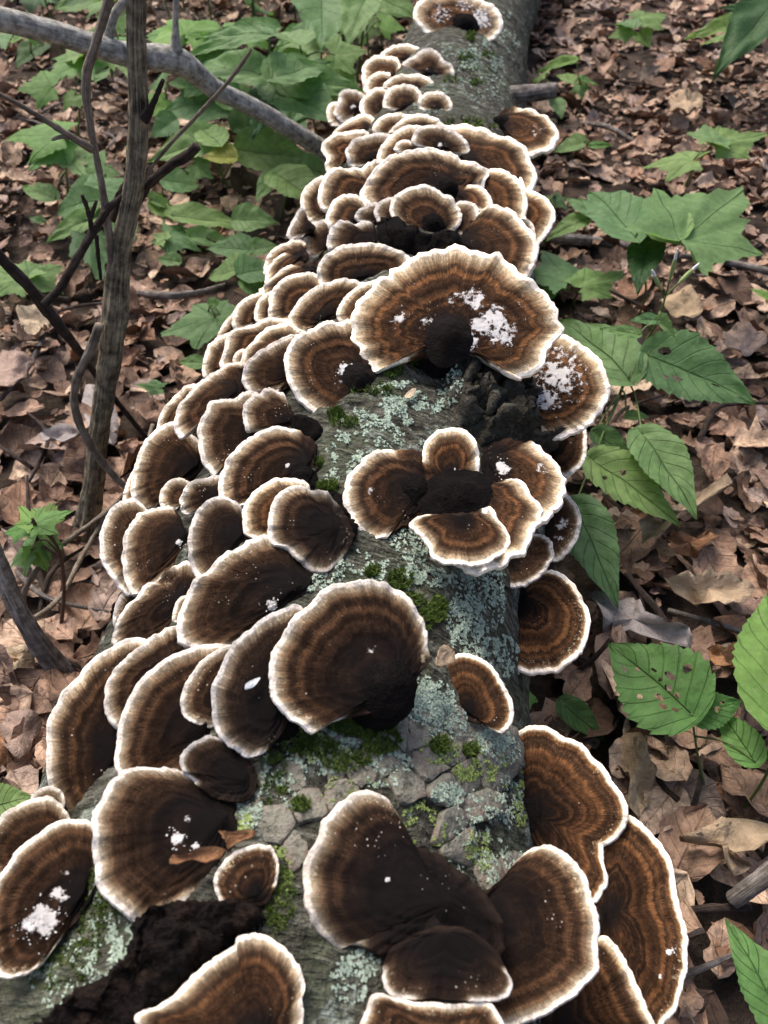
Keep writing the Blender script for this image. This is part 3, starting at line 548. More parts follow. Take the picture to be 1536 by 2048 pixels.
('H6','F',(950,1840),[(1030,1722),(1070,1692),(1120,1700),(1165,1740),(1190,1800),(1200,1870),(1190,1940),(1150,1990),(1090,2030),(1020,2050),(960,2055),(890,2030),(860,1950),(880,1880),(950,1810),(1000,1760)],dict(big=1,label='wide dark lobe of the double black centred fungus, next to the chipped rim shelf',tone=.4)),
('H5','F',(880,1810),[(608,1790),(612,1730),(640,1660),(680,1605),(735,1580),(780,1600),(800,1635),(805,1685),(870,1700),(930,1745),(985,1810),(1010,1880),(990,1930),(900,1945),(780,1920),(715,1890),(690,1900),(660,1890),(625,1850)],dict(big=1,cut=.5,label='lobe of the double black centred fungus with cream crumbs inside its rim',tone=.4)),
('H7','F',(890,1872),[(765,1950),(790,1890),(900,1850),(985,1890),(1015,1945),(1026,1968),(1010,1995),(970,2003),(900,2000),(830,1998),(780,1988)],dict(cut=.74,label='dark lobe with a short curled rim at the foot of the double black centred fungus',tone=.1)),
('H8','F',(880,2120),[(722,2090),(732,2015),(755,1985),(800,2000),(900,2008),(970,2006),(1000,2030),(1012,2090),(960,2150),(800,2155)],dict(label='red brown lobe tucked in front of the lobe with a curled rim',tone=.5)),
('G14','7',(1010,1850),[(540,1790),(570,1745),(640,1720),(740,1630),(820,1560),(930,1495),(945,1455),(980,1435),(1050,1440),(1120,1480),(1180,1540),(1220,1640),(1205,1700),(1210,1800),(1170,1930),(900,1990),(650,1930)],dict(big=1,label='rusty brown shelf fungus with blurred pale edge in front of the crumbling black mass',tone=.7)),
]
# white mould: centre, radius (pixels of the photograph), strength
WHITE = {'E0':[(985,640,52,.78),(945,600,44,.75),(800,640,44,.62),(1005,668,54,.74),(935,690,36,.9),(850,650,34,.6),(905,600,40,.55),(960,655,40,.8),(1030,600,40,.45),(870,590,40,.45)],'E1':[(1120,750,95,.72),(1095,800,60,.74),(1140,710,66,.6),(1160,790,60,.5)],
 'D15':[(690,745,26,.86),(700,765,22,.7),(680,770,18,.6)],'E3':[(750,945,26,.55),(738,985,22,.55),(735,1010,18,.5)],'E5':[(1083,940,28,.6),(1005,945,26,.86),(1070,990,24,.5)],'E7':[(970,1022,15,.8),(935,1050,20,.6)],'E4':[(915,950,9,.9)],'E6':[(913,955,12,.8),(985,1030,14,.8)],
 'G8':[(733,1305,18,.7),(745,1298,16,.55),(560,1290,30,.35)],'G2':[(540,1215,20,.9)],'G10':[(352,1682,22,.95),(370,1640,20,.75),(390,1700,12,.9),(300,1710,16,.5)],'G12':[(85,1840,48,.86),(115,1790,40,.7),(60,1850,30,.9),(150,1770,26,.5),(130,1750,20,.5)],
 'T0':[(880,30,50,.6),(960,40,50,.7),(930,10,50,.6)],'B9':[(1075,265,40,.52),(1050,240,30,.45)],'D21':[(573,936,9,1)],'H5':[(770,1760,10,1),(690,1680,22,.4)],'H1b':[(1128,1050,30,.62),(1118,1080,24,.6)],'F3':[(356,1090,9,1)],
 'H4':[(1340,1905,12,.9),(1322,1955,12,.8)],'H3':[(1090,1575,12,.5)],'E2':[(1145,885,18,.55)],'F2':[(228,1090,12,.5)],'A5':[(705,215,12,.7)],'B8':[(880,292,10,.8)],'A3':[(855,138,9,.6)],'H0':[(1165,1290,20,.4),(1120,1330,20,.4)]}

class Cap: pass
caps = []
for key, reg, hub, pts, op in CAPS:
    c = Cap(); ox, oy, sc = REG[reg]; c.key = key; c.op = op
    c.pts = np.array(pts, float) / sc + (ox, oy); c.hub = np.array(hub, float) / sc + (ox, oy)
    N = 168 if op.get('big') else 120
    O = catmull(c.pts, N, True)
    # star shape round the hub: the hub must lie inside, angles must not turn back
    cen = O.mean(0)
    for _ in range(12):
        a = np.unwrap(np.arctan2(*(O - c.hub).T[::-1])); 
        if abs(abs((a[-1] - a[0])) - 2 * math.pi) < 0.6: break
        c.hub = c.hub + (cen - c.hub) * 0.12
    sgn = 1 if a[-1] > a[0] else -1
    r = np.linalg.norm(O - c.hub, axis=1)
    a2 = np.maximum.accumulate(a * sgn + np.arange(N) * 1e-4) * sgn
    rs = random.Random(key)
    ph = [rs.uniform(0, 100) for _ in range(6)]
    R = float(np.percentile(r, 80))
    wob = np.array([0.022 * noise.noise(Vector((math.cos(x) * 3.5 + ph[0], math.sin(x) * 3.5, 0))) + 0.014 * noise.noise(Vector((math.cos(x) * 9 + ph[1], math.sin(x) * 9, 0)))
                    + 0.008 * noise.noise(Vector((math.cos(x) * 24 + ph[2], math.sin(x) * 24, 0))) for x in np.linspace(0, 2 * math.pi, N, endpoint=False)])
    sc_ = op.get('scal', 0.0)
    if sc_: wob = wob * 1.5 + sc_ * np.array([abs(noise.noise(Vector((math.cos(x) * 4.2 + ph[4], math.sin(x) * 4.2, 5.0)))) - 0.25 for x in np.linspace(0, 2 * math.pi, N, endpoint=False)])
    r = r + wob * R * 1.2
    if sgn > 0: pass
    c.ang, c.r, c.R, c.N, c.ph = a2, np.maximum(r, 2), R, N, ph
    c.O = c.hub + np.stack([np.cos(a2), np.sin(a2)], -1) * c.r[:, None]
    c.mw = 4.8 + 0.0235 * R
    # hub in space: on the bark, or beside the log when the ray misses it
    h = log_hit(*c.hub)
    d = rays(c.hub)[0]
    if h: z = h[2]
    else:
        zs = np.linspace(0.15, 3, 900); P = CAM + zs[:, None] * d
        dist = np.array([np.min(np.linalg.norm(axis_pts - p, axis=1)) for p in P[::4]])
        z = float(zs[::4][int(np.argmin(dist))])
    c.z0 = c.z = z
    H = CAM + d * z
    gdir = unit(cen - c.hub); up_ = float(-gdir[1])
    to = unit(CAM - H)
    fan = np.array([gdir[0], -gdir[1], 0.0])
    k = 0.40 + op.get('k', 0)
    cup = 0.36 * min(1.0, max(0.0, (0.85 - gdir[1]) / 0.7))          # shelves rise towards their free edge
    jit = np.array([rs.uniform(-.06, .06), rs.uniform(-.06, .06), 0])
    c.n = unit(ZUP * 0.85 + to * k - fan * cup + jit)
    caps.append(c)
    c.key_i = len(caps)
def plane_depth(c, px, z=None):
    D = rays(px); H = rays(c.hub)[0] * (c.z if z is None else z)
    return (c.n @ H) / np.maximum(D @ c.n * 1.0, -1e9)
def inside(poly, P):
    a, b = poly, np.roll(poly, 1, 0); out = np.zeros(len(P), bool)
    for k0 in range(0, len(P), 4000):
        x, y = P[k0:k0 + 4000, 0][:, None], P[k0:k0 + 4000, 1][:, None]
        cnd = ((a[:, 1] > y) != (b[:, 1] > y)) & (x < (b[:, 0] - a[:, 0]) * (y - a[:, 1]) / (b[:, 1] - a[:, 1] + 1e-9) + a[:, 0])
        out[k0:k0 + 4000] = cnd.sum(1) % 2 == 1
    return out
# order is back to front: each cap is lifted until it clears the log and every cap it overlaps
DEBUG = []
for j, c in enumerate(caps):
    lo, hi = c.O.min(0), c.O.max(0); st = max(4, (hi - lo).max() / 22)
    gxx, gyy = np.meshgrid(np.arange(lo[0], hi[0], st), np.arange(lo[1], hi[1], st)); P = np.stack([gxx.ravel(), gyy.ravel()], -1)
    P = np.concatenate([P, c.O]); P = P[inside(c.O, P) | (np.arange(len(P)) >= len(P) - len(c.O))]
    zc = plane_depth(c, P)
    far = np.linalg.norm(P - c.hub, axis=1) > 0.35 * c.R
    worst = 0.0
    lg = np.array([(lambda h: h[2] if h else 9.0)(log_hit(*p)) for p in P[::3]])
    m_ = far[::3]
    if m_.any():
        vio = (zc[::3] + 0.004 - lg) / zc[::3]
        worst = max(worst, float(np.percentile(vio[m_], 75)) if not c.op.get('nolog') else 0.0)
    worst = min(worst, 0.05)
    for b in caps[:j]:
        if (b.O.max(0) < lo).any() or (b.O.min(0) > hi).any(): continue
        q = inside(b.O, P)
        if q.sum() < 2: continue
        zb = plane_depth(b, P[q])
        vio = (zc[q] + 0.0022 + 0.0012 * c.z / 0.5 - zb) / zc[q]
        worst = max(worst, float(np.percentile(vio, 93)))
    c.z = c.z0 * (1 - min(max(worst, -0.01), 0.30))
    DEBUG.append((c.key, round(worst, 3), round(c.z, 3)))

def cap_point(c, px, hgt):
    D = rays(px); z = plane_depth(c, px)
    return CAM + D * z[:, None] + c.n * np.asarray(hgt)[:, None]
def cap_height(c, t, ang, e, Rw):
    # shallow dome with an umbo, growth ridges and a wavy margin, in metres above the cap's plane
    h = 0.055 * Rw * (1 - t ** 2) + 0.05 * Rw * np.exp(-(t / 0.22) ** 2)
    ripple = np.array([noise.noise(Vector((math.cos(a) * 2.6 + c.ph[3], math.sin(a) * 2.6, 0))) + 0.45 * noise.noise(Vector((math.cos(a) * 8 + c.ph[4], math.sin(a) * 8, 0.7))) for a in ang])
    h = h + ripple * 0.085 * Rw * t ** 3
    fold = np.array([noise.noise(Vector((math.cos(a) * 17 + c.ph[0], math.sin(a) * 17, 2.0))) for a in ang])
    h = h + fold * 0.018 * Rw * t ** 2.5
    h = h + 0.0075 * Rw * (np.sin(e * 1.9 + c.ph[5] + ripple * 1.2) + 0.6 * np.sin(e * 4.3 + c.ph[4])) * np.clip(t * 2, 0, 1) * np.clip(e / 1.5, 0, 1)
    return h
TANW = dict(H0=.28, H3=.25, H4=.25, H9=.6, H2=.3, H1=.4, H6=.8, E2=.3, G11=.35, G12=.55, G8=.85, G9=.5, H8=.6, H7=.5, H1b=.6, D15=1.1, E0=1.3, T0=1.3, B9=.8, E1=1.2, E5=1.4, E6=1.1)
DARK = dict(F8=2.2, H5=2.6, H7=2.2, G9=1.9, G10=1.3, G7=1.6, G8=1.35, F6=1.4, H6=1.5, E3=1.25, E4=1.0, E5=1.2, E6=1.35, E7=1.0, E0=0.75, H0=0.6, H4=0.5, H3=0.8, E1=0.3, T0=0.4, C11=1.3, G2=1.1, F5=1.3, G4=1.3, H8=0.6, G5=1.2, G3=1.0, G6=1.2)
def build_cap(c):
    op = c.op; N = c.N
    zR = c.z / FPX; Rw = c.R * zR; c.Rw = Rw
    H = cap_point(c, c.hub[None], np.zeros(1))[0]
    root = empty('bracket_fungus', H); c.root = root
    ni, nm = (20, 5)
    rmax = c.r.max()
    rimw = np.clip((c.r / np.percentile(c.r, 85) - op.get('cut', 0.33)) / 0.2, 0, 1)
    mwk = np.minimum(c.mw, 0.3 * c.r)
    rings = []
    for i in range(1, ni + 1): rings.append((i / ni) ** 0.9 * (c.r - mwk))
    jm = ni - 1
    for i in range(1, nm + 1): rings.append(c.r - mwk * (1 - i / nm))
    V = [cap_point(c, c.hub[None], cap_height(c, np.zeros(1), np.zeros(1), np.array([c.R / c.mw]), Rw))[0]]
    ed = [c.R / c.mw]; ra = [0.0]; dv = [(0, 0, 0)]; px_all = [c.hub]; rm = [1.0]
    cs, sn = np.cos(c.ang), np.sin(c.ang)
    u = np.linspace(0, 2 * math.pi, N, endpoint=False)
    per = 1.0 + c.R / 90.0
    for rr in rings:
        t = rr / c.r; e = (c.r - rr) / c.mw
        px = c.hub + np.stack([cs, sn], -1) * rr[:, None]
        V.extend(cap_point(c, px, cap_height(c, t, u, e, Rw)))
        ed.extend(e); ra.extend(np.clip(rr / c.R, 0, 1.2)); dv.extend(np.stack([np.cos(u) * per, np.sin(u) * per, np.full(N, 0)], -1)); px_all.extend(px); rm.extend(rimw)
    nt_ = len(rings)
    F = [(0, 1 + k, 1 + (k + 1) % N) for k in range(N)]
    def ringf(a, b): return [(1 + a * N + k, 1 + b * N + k, 1 + b * N + (k + 1) % N, 1 + a * N + (k + 1) % N) for k in range(N)]
    for i in range(nt_ - 1): F += ringf(i, i + 1)
    # rounded edge, then the underside
    zR2 = zR
    th_edge = min(0.0030, 0.055 * Rw) + 0.0006
    und = [(1.0 + 0.10 * c.mw / c.R, 0.45), (1.0 - 0.05 * c.mw / c.R, 0.95), (0.94, 1.15), (0.8, 1.6), (0.55, 2.3), (0.25, 3.2)]
    for q, (tt, dd) in enumerate(und):
        rr = c.r * tt
        px = c.hub + np.stack([cs, sn], -1) * rr[:, None]
        hh = cap_height(c, np.clip(np.full(N, tt), 0, 1), u, np.zeros(N), Rw) - th_edge * dd
        V.extend(cap_point(c, px, hh))
        ed.extend(np.zeros(N) if q < 2 else (c.r - rr) / c.mw * 0.1); ra.extend(np.full(N, 0.95)); dv.extend(np.stack([np.cos(u) * per, np.sin(u) * per, np.zeros(N)], -1)); px_all.extend(px); rm.extend(rimw)
    for i in range(nt_ - 1, nt_ + len(und) - 1): F += ringf(i, i + 1)
    V = np.array(V); px_all = np.array(px_all)
    sgn_ = 1
    # face orientation
    f0 = F[N]; nn = np.cross(V[f0[1]] - V[f0[0]], V[f0[2]] - V[f0[0]])
    if nn @ c.n < 0: F = [tuple(reversed(f)) for f in F]
    cr = np.zeros(len(V))
    for (x, y, rr, s) in WHITE.get(c.key, []):
        d = np.linalg.norm(px_all - (x, y), axis=1) / rr
        cr = np.maximum(cr, s * np.clip(1.25 - d, 0, 1))
    tone = op.get('tone', None)
    if tone is None: tone = 0.65 + 0.35 * random.Random(c.key + 't').random()
    A = dict(edge=np.array(ed), rad=np.array(ra), dirv=np.array(dv), crust=cr, rim=np.array(rm), tone=np.full(len(V), tone), tanw=np.full(len(V), TANW.get(c.key, 1.0)), dark=np.full(len(V), DARK.get(c.key, 0.85)))
    # vertex normals of the whole surface, kept on both pieces so that the join does not show
    VN = np.zeros_like(V)
    q4 = np.array([f for f in F if len(f) == 4]); nq = np.cross(V[q4[:, 2]] - V[q4[:, 0]], V[q4[:, 3]] - V[q4[:, 1]])
    q3 = np.array([f for f in F if len(f) == 3]); n3 = np.cross(V[q3[:, 1]] - V[q3[:, 0]], V[q3[:, 2]] - V[q3[:, 0]])
    for k_ in range(4): np.add.at(VN, q4[:, k_], nq)
    for k_ in range(3): np.add.at(VN, q3[:, k_], n3)
    VN /= np.linalg.norm(VN, axis=1)[:, None] + 1e-15
    nin = N + jm * N                      # faces of the inner disc
    parts = (('cap', F[:nin], 'cap'), ('pale_rim', F[nin:nin + N * (nm + 2)], 'cap'), ('pore_surface', F[nin + N * (nm + 2):], 'pore'))
    for nm_, FF, mt in parts:
        idx = sorted({i for f in FF for i in f}); mp = {o: k for k, o in enumerate(idx)}
        ob = mesh(nm_, V[idx], [tuple(mp[i] for i in f) for f in FF], MAT[mt], root, {k: a[idx] for k, a in A.items()})
        ob.data.normals_split_custom_set_from_vertices(VN[idx].tolist())
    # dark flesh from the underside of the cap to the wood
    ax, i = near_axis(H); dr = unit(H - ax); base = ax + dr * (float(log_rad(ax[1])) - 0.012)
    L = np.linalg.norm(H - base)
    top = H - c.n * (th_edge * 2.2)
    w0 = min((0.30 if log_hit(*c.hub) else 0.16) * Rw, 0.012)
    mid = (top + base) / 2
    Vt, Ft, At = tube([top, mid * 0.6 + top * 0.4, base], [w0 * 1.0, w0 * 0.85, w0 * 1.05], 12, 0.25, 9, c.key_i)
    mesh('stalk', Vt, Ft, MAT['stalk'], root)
    if op.get('knob'):
        kr = op['knob'] * zR * 1.15; kf = op.get('kh', 0.24)
        # velvety knob on the hub
        KV = []; KF = []; nu, nv = 44, 16
        Hh = H; e1 = unit(np.cross(c.n, RGT + 0.01)); e2 = np.cross(c.n, e1)
        for a in range(nv):
            ro = 1.45 * (1 - a / (nv - 1)) + 0.001
            for b in range(nu):
                th = 2 * math.pi * b / nu; cx, sx = math.cos(th), math.sin(th)
                rr = kr * ro * (1 + 0.20 * noise.noise(Vector((cx * 1.3 + c.ph[0], sx * 1.3, 0))) + 0.07 * noise.noise(Vector((cx * 5, sx * 5, c.ph[1]))))
                t_ = rr / Rw; hh = 0.055 * Rw * (1 - t_ ** 2) + 0.05 * Rw * math.exp(-(t_ / 0.22) ** 2)
                hh += kr * kf * 1.5 * math.exp(-(ro / 0.72) ** 3) + kr * 0.05 * noise.noise(Vector((cx * ro * 4, sx * ro * 4, c.ph[2]))) + 0.0006 - 0.0022 * max(0, ro - 1.0) / 0.45
                KV.append(Hh + (e1 * cx + e2 * sx) * rr + c.n * hh)
        for a in range(nv - 1):
            for b in range(nu):
                k = (b + 1) % nu; KF.append((a * nu + b, a * nu + k, (a + 1) * nu + k, (a + 1) * nu + b))
        mesh('dark_knob', KV, KF, MAT['stalk'] if op.get('kdark') else MAT['knob'], root)
    # lumps of white mould
    for (x, y, rr, s) in WHITE.get(c.key, []):
        if s < 0.85: continue
        ac = Acc(); rq = random.Random(c.key + str(x))
        cnt = int(10 + rr * 3.2 * s)
        for _ in range(cnt):
            q = rr * abs(rq.gauss(0, 0.62)); th = rq.uniform(0, 6.28)
            p = np.array([[x + q * math.cos(th), y + q * math.sin(th)]])
            if noise.noise(Vector((p[0][0] * 0.055, p[0][1] * 0.055, 3.3))) < 0.02 or not inside(c.O, p)[0]: continue
            dpx = p - c.hub; rr_ = np.linalg.norm(dpx)
            k = int(np.argmin(np.abs(np.angle(np.exp(1j * (c.ang - math.atan2(dpx[0][1], dpx[0][0])))))))
            t = np.array([min(1, rr_ / c.r[k])]); e = np.array([(c.r[k] - rr_) / c.mw])
            P0 = cap_point(c, p, cap_height(c, t, u[k:k + 1], e, Rw))[0]
            sz = rq.uniform(0.6, 2.4) * zR * (0.7 + 0.5 * s) * (1.3 - min(1, q / rr) * 0.6)
            m_ = 7
            ring = []; t1 = unit(np.cross(c.n, (0.3, 1, 0.2))); t2 = np.cross(c.n, t1)
            for lv, (rl, hl) in enumerate(((1.0, -0.3), (0.75, 0.35), (0.35, 0.6))):
                for b in range(m_):
                    a_ = 2 * math.pi * b / m_; f = rq.uniform(0.6, 1.3)
                    ring.append(P0 + (t1 * math.cos(a_) + t2 * math.sin(a_)) * sz * rl * f + c.n * sz * hl * 0.28 * rq.uniform(0.6, 1.2))
            FF = [(l * m_ + b, l * m_ + (b + 1) % m_, (l + 1) * m_ + (b + 1) % m_, (l + 1) * m_ + b) for l in range(2) for b in range(m_)] + [tuple(2 * m_ + b for b in range(m_))]
            ac.add(ring, FF)
        if ac.n: tag(ac.build('white_mould', MAT['mould'], root), kind='stuff')
    return root
GROUPS = {TOPC: 'fungi of the crowded far cluster', MIDC: 'fungi tiered round the stalked rosette', LEFT: 'narrow shelves on the flank', LOWL: 'large low shelves'}
for c in caps:
    r_ = build_cap(c)
    lb = c.op['label']
    tag(r_, lb, 'fungus', GROUPS.get(lb, 'bracket fungi on the log'))
CK = {c.key: c for c in caps}
def on_cap(key, x, y, lift=0.0):
    c = CK[key]; p = np.array([[x, y]], float); d = p - c.hub; rr_ = np.linalg.norm(d)
    k = int(np.argmin(np.abs(np.angle(np.exp(1j * (c.ang - math.atan2(d[0][1], d[0][0])))))))
    t = np.array([min(1, rr_ / c.r[k])]); u = np.array([2 * math.pi * k / c.N])
    return cap_point(c, p, cap_height(c, t, u, np.array([(c.r[k] - rr_) / c.mw]), c.Rw) + lift)[0]
import os
if os.environ.get('CAPDEBUG'): print(DEBUG)

# ------------------------------------------------------------------ crumbling black mass on the log
def lumpy(name, poly, mat, parent, lift, amp, label=None, freq=1.0, step=7, nrm_bias=None):
    poly = catmull(np.array(poly, float), 90, True); lo, hi = poly.min(0), poly.max(0)
    xs = np.arange(lo[0], hi[0] + step, step); ys = np.arange(lo[1], hi[1] + step, step)
    V = []; id_ = {}; F = []
    for jy, y in enumerate(ys):
        for ix, x in enumerate(xs):
            p = np.array([[x, y]]); ins = inside(poly, p)[0]
            dmin = np.min(np.linalg.norm(poly - p, axis=1)); sd_ = dmin if ins else -dmin
            if sd_ < -step * 1.6: continue
            h = log_hit(x, y)
            if not h: continue
            P, nn, z = h
            k = np.clip(sd_ / 22.0, -0.4, 1)
            hh = lift * (math.sqrt(max(k, 0)) if k > 0 else k)
            ns = noise.fractal(Vector((P[0] * 60 * freq, P[1] * 60 * freq, P[2] * 60 * freq)), 1.0, 2.0, 5) * amp
            id_[(ix, jy)] = len(V); V.append(P + nn * (hh + ns * max(0.15, k)))
    for (ix, jy), a in id_.items():
        b = id_.get((ix + 1, jy)); c_ = id_.get((ix + 1, jy + 1)); d = id_.get((ix, jy + 1))
        if None not in (b, c_, d): F.append((a, d, c_, b))
    return mesh(name, V, F, mat, parent)
mp_ = [(x / 2, y / 2 + 1150) for x, y in [(610,1360),(690,1320),(800,1315),(900,1315),(1020,1330),(1060,1385),(1010,1435),(940,1470),(930,1520),(820,1580),(740,1660),(640,1760),(560,1840),(430,1940),(60,1960),(210,1800),(290,1700),(400,1630),(500,1550),(540,1480),(545,1410)]]
bm = lumpy('decayed_fungus', mp_, MAT['spongy'], None, 0.007, 0.008, step=4, freq=1.9)
tag(bm, 'crumbling black spongy mass of decayed fungus on the mossy bark', 'decayed fungus')
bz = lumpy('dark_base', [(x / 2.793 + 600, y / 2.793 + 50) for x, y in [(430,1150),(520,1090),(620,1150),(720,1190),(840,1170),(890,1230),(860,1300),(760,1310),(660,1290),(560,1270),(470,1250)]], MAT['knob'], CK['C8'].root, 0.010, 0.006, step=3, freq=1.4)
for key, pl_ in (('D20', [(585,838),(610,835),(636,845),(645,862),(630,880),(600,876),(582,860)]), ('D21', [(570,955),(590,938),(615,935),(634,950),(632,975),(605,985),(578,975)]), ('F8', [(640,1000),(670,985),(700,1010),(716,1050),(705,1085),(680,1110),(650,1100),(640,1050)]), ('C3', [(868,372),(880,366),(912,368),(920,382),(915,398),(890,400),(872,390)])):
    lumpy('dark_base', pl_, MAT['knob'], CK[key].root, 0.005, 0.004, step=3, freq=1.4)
# ------------------------------------------------------------------ bark plates, knot, stub, lichen, moss (parts of the log)
def log_patch_points(x, y, rx, ry, n, rs, clump=0.0, fs=0.05):
    out = []
    tries = 0
    while len(out) < n and tries < n * 6:
        tries += 1
        a = rs.uniform(0, 6.283); q = math.sqrt(rs.random())
        px, py = x + rx * q * math.cos(a), y + ry * q * math.sin(a)
        if clump and noise.noise(Vector((px * fs, py * fs, 7.7))) + 0.5 * noise.noise(Vector((px * fs * 2.6, py * fs * 2.6, 1.7))) < clump - 0.25 * (1 - q): continue
        h = log_hit(px, py)
        if h: out.append((h[0], h[1], px, py))
    return out
def frame(n):
    a = unit(np.cross(n, (0.31, 0.9, 0.2))); return a, np.cross(n, a)
# cracked bark plates near the moss: jittered cells over the bark, each a slab with worn edges
rs = random.Random(5)
poly_bark = np.array([(540,1480),(600,1470),(700,1450),(790,1400),(870,1350),(930,1440),(1010,1470),(1035,1540),(1050,1640),(1060,1720),(990,1770),(930,1740),(880,1700),(830,1690),(805,1640),(790,1590),(740,1570),(690,1590),(640,1640),(600,1760),(560,1700),(540,1640),(500,1580)], float)
seeds = []
for _ in range(9000):
    p = np.array([rs.uniform(470, 1090), rs.uniform(1330, 2090)])
    md = 32 + 38 * (0.5 + 0.5 * noise.noise(Vector((p[0] * .012, p[1] * .012, 9.0)))) + rs.uniform(-7, 10)
    if all(math.hypot((p[0] - q[0]) * 1.25, (p[1] - q[1]) * 0.72) > md for q in seeds): seeds.append(p)
seeds = np.array(seeds)
PV, PF = [LV], [f for f in LF]; pn = len(LV)
def clip(poly, a, b):               # keep the side of the bisector nearer to a
    m_ = (a + b) / 2; d = b - a; out = []
    for i in range(len(poly)):
        p, q = poly[i], poly[(i + 1) % len(poly)]; fp, fq = (p - m_) @ d, (q - m_) @ d
        if fp <= 0: out.append(p)
        if fp * fq < 0: out.append(p + (q - p) * (fp / (fp - fq)))
    return out
npl = 0
for i, s_ in enumerate(seeds):
    low = False
    if rs.random() < 0.16 or (not low and not inside(poly_bark, s_[None])[0]): continue
    pl = [s_ + np.array(v) * 90 for v in ((-1, -1), (1, -1), (1, 1), (-1, 1))]
    for j_, o_ in enumerate(seeds):
        if j_ != i and np.linalg.norm(o_ - s_) < 230: pl = clip(pl, s_, o_)
        if not pl: break
    if len(pl) < 3: continue
    pl = np.array(pl); cc = pl.mean(0)
    ring = np.concatenate([pl, pl[:1]]); al = np.concatenate([[0], np.cumsum(np.linalg.norm(np.diff(ring, axis=0), axis=1))])
    ring = np.stack([np.interp(np.linspace(0, al[-1], 17)[:-1], al, ring[:, k_]) for k_ in (0, 1)], -1)
    ring = cc + (ring - cc) * (0.965 + 0.20 * np.array([noise.noise(Vector((a_ * 0.9, i * 3.3, 0))) for a_ in range(16)]))[:, None]
    hi_ = rs.uniform(0.0006, 0.0022); tl = np.array([rs.uniform(-.00003, .00003), rs.uniform(-.00003, .00003)])
    V = []; ok = True
    for lv, (sc_, f_) in enumerate(((1.01, -1.5), (0.995, 0.8), (0.95, 1.0), (0.5, 1.0))):
        for p in ring:
            q = cc + (p - cc) * sc_; h = log_hit(*q)
            if not h: ok = False; break
            V.append(h[0] + h[1] * (hi_ * f_ + (tl @ (q - cc)) * (lv > 0) + 0.0010 * noise.noise(Vector((q[0] * 0.13, q[1] * 0.07, i))) * (lv > 0)))
        if not ok: break
    if not ok: continue
    h = log_hit(*cc); V.append(h[0] + h[1] * hi_ * 1.08)
    F = [(l * 16 + b, (l + 1) * 16 + b, (l + 1) * 16 + (b + 1) % 16, l * 16 + (b + 1) % 16) for l in range(3) for b in range(16)] + [(48 + b, 64, 48 + (b + 1) % 16) for b in range(16)]
    V = np.array(V)
    if np.cross(V[F[0][1]] - V[F[0][0]], V[F[0][2]] - V[F[0][0]]) @ (V[16] - V[64]) < 0: F = [tuple(reversed(f)) for f in F]
    mesh('bark_plate', V, F, MAT['plate'], LOG); npl += 1
    PV.append(V); PF += [tuple(k_ + pn for k_ in f) for f in F]; pn += len(V)
# rotten knot with broken lumps and a black peg
kn = [(900,740),(945,735),(985,755),(1025,775),(1060,790),(1095,815),(1100,860),(1085,905),(1050,915),(1000,890),(960,890),(950,868),(915,845),(900,810),(885,775)]
ko = lumpy('rotten_knot', kn, MAT['rot'], LOG, 0.016, 0.016, step=4, freq=1.5)
ko['label'] = 'dark rotten knot with crumbling ridges'
for (x, y), (x2, y2), r0 in (((1060, 800), (1098, 826), 11), ((965, 735), (985, 800), 15), ((925, 745), (905, 800), 12), ((1000, 760), (1030, 830), 12), ((955, 800), (960, 860), 11)):
    a = log_hit(x, y); b = log_hit(x2, y2)
    if a and b:
        zz = a[2] / FPX
        V, F, A = tube([a[0] + a[1] * 0.004, (a[0] + b[0]) / 2 + a[1] * 0.018, b[0] + a[1] * 0.006], np.array([0.5, 1.0, 0.55]) * r0 * zz, 12, 0.5, 22, x)
        mesh('rotten_ridge', V, F, MAT['rot'] if x < 1050 else MAT['knob'], LOG)
kv = np.array([v.co for v in ko.data.vertices]) + parent_loc(LOG)
PF += [tuple(k_ + pn for k_ in p.vertices) for p in ko.data.polygons]; PV.append(kv); pn += len(kv)
a = log_hit(1028, 190); e_ = at_y(1113, 181, a[0][1] - 0.01)
V, F, A = tube([a[0] - (e_ - a[0]) * 0.4, a[0], (a[0] + e_) / 2, e_], np.array([0.011, 0.0105, 0.0095, 0.0085]), 12, 0.08, 24, 3)
st_ = mesh('branch_stub', V, F, MAT['grey_twig'], LOG, {'tv': A}); st_['label'] = 'short broken branch stub'

BV = BVHTree.FromPolygons(np.concatenate(PV).tolist(), PF)      # lichen and moss also grow on the plates and the knot
def lichen(x, y, rx, ry, n, mat='lichen', clump=0.0, smin=2.0, smax=6.2):
    rq = random.Random(int(x * 7 + y)); ac = Acc()
    for P, nn, px, py in log_patch_points(x, y, rx, ry, n, rq, clump):
        z = float((P - CAM) @ FWD) / FPX; t1, t2 = frame(nn); s = rq.uniform(smin, smax) * z * (0.8 if py < 400 else 1)
        m_ = 9; ph = rq.uniform(0, 6.28); ring = [P + nn * s * 0.30]
        lob = [rq.uniform(0.45, 1.25) if b % 2 else rq.uniform(0.25, 0.6) for b in range(m_)]
        for b in range(m_):
            a_ = ph + 6.283 * b / m_; ring.append(P + (t1 * math.cos(a_) + t2 * math.sin(a_)) * s * lob[b] + nn * s * (0.20 + 0.45 * rq.random()))
        for b in range(m_):
            a_ = ph + 6.283 * b / m_; ring.append(P + (t1 * math.cos(a_) + t2 * math.sin(a_)) * s * lob[b] * 0.85 - nn * s * 0.2)
        F = [(0, 1 + b, 1 + (b + 1) % m_) for b in range(m_)] + [(1 + b, 1 + m_ + b, 1 + m_ + (b + 1) % m_, 1 + (b + 1) % m_) for b in range(m_)]
        ac.add(ring, F)
    if ac.n:
        o = ac.build('lichen', MAT[mat], LOG, smooth=False); o['kind'] = 'stuff'
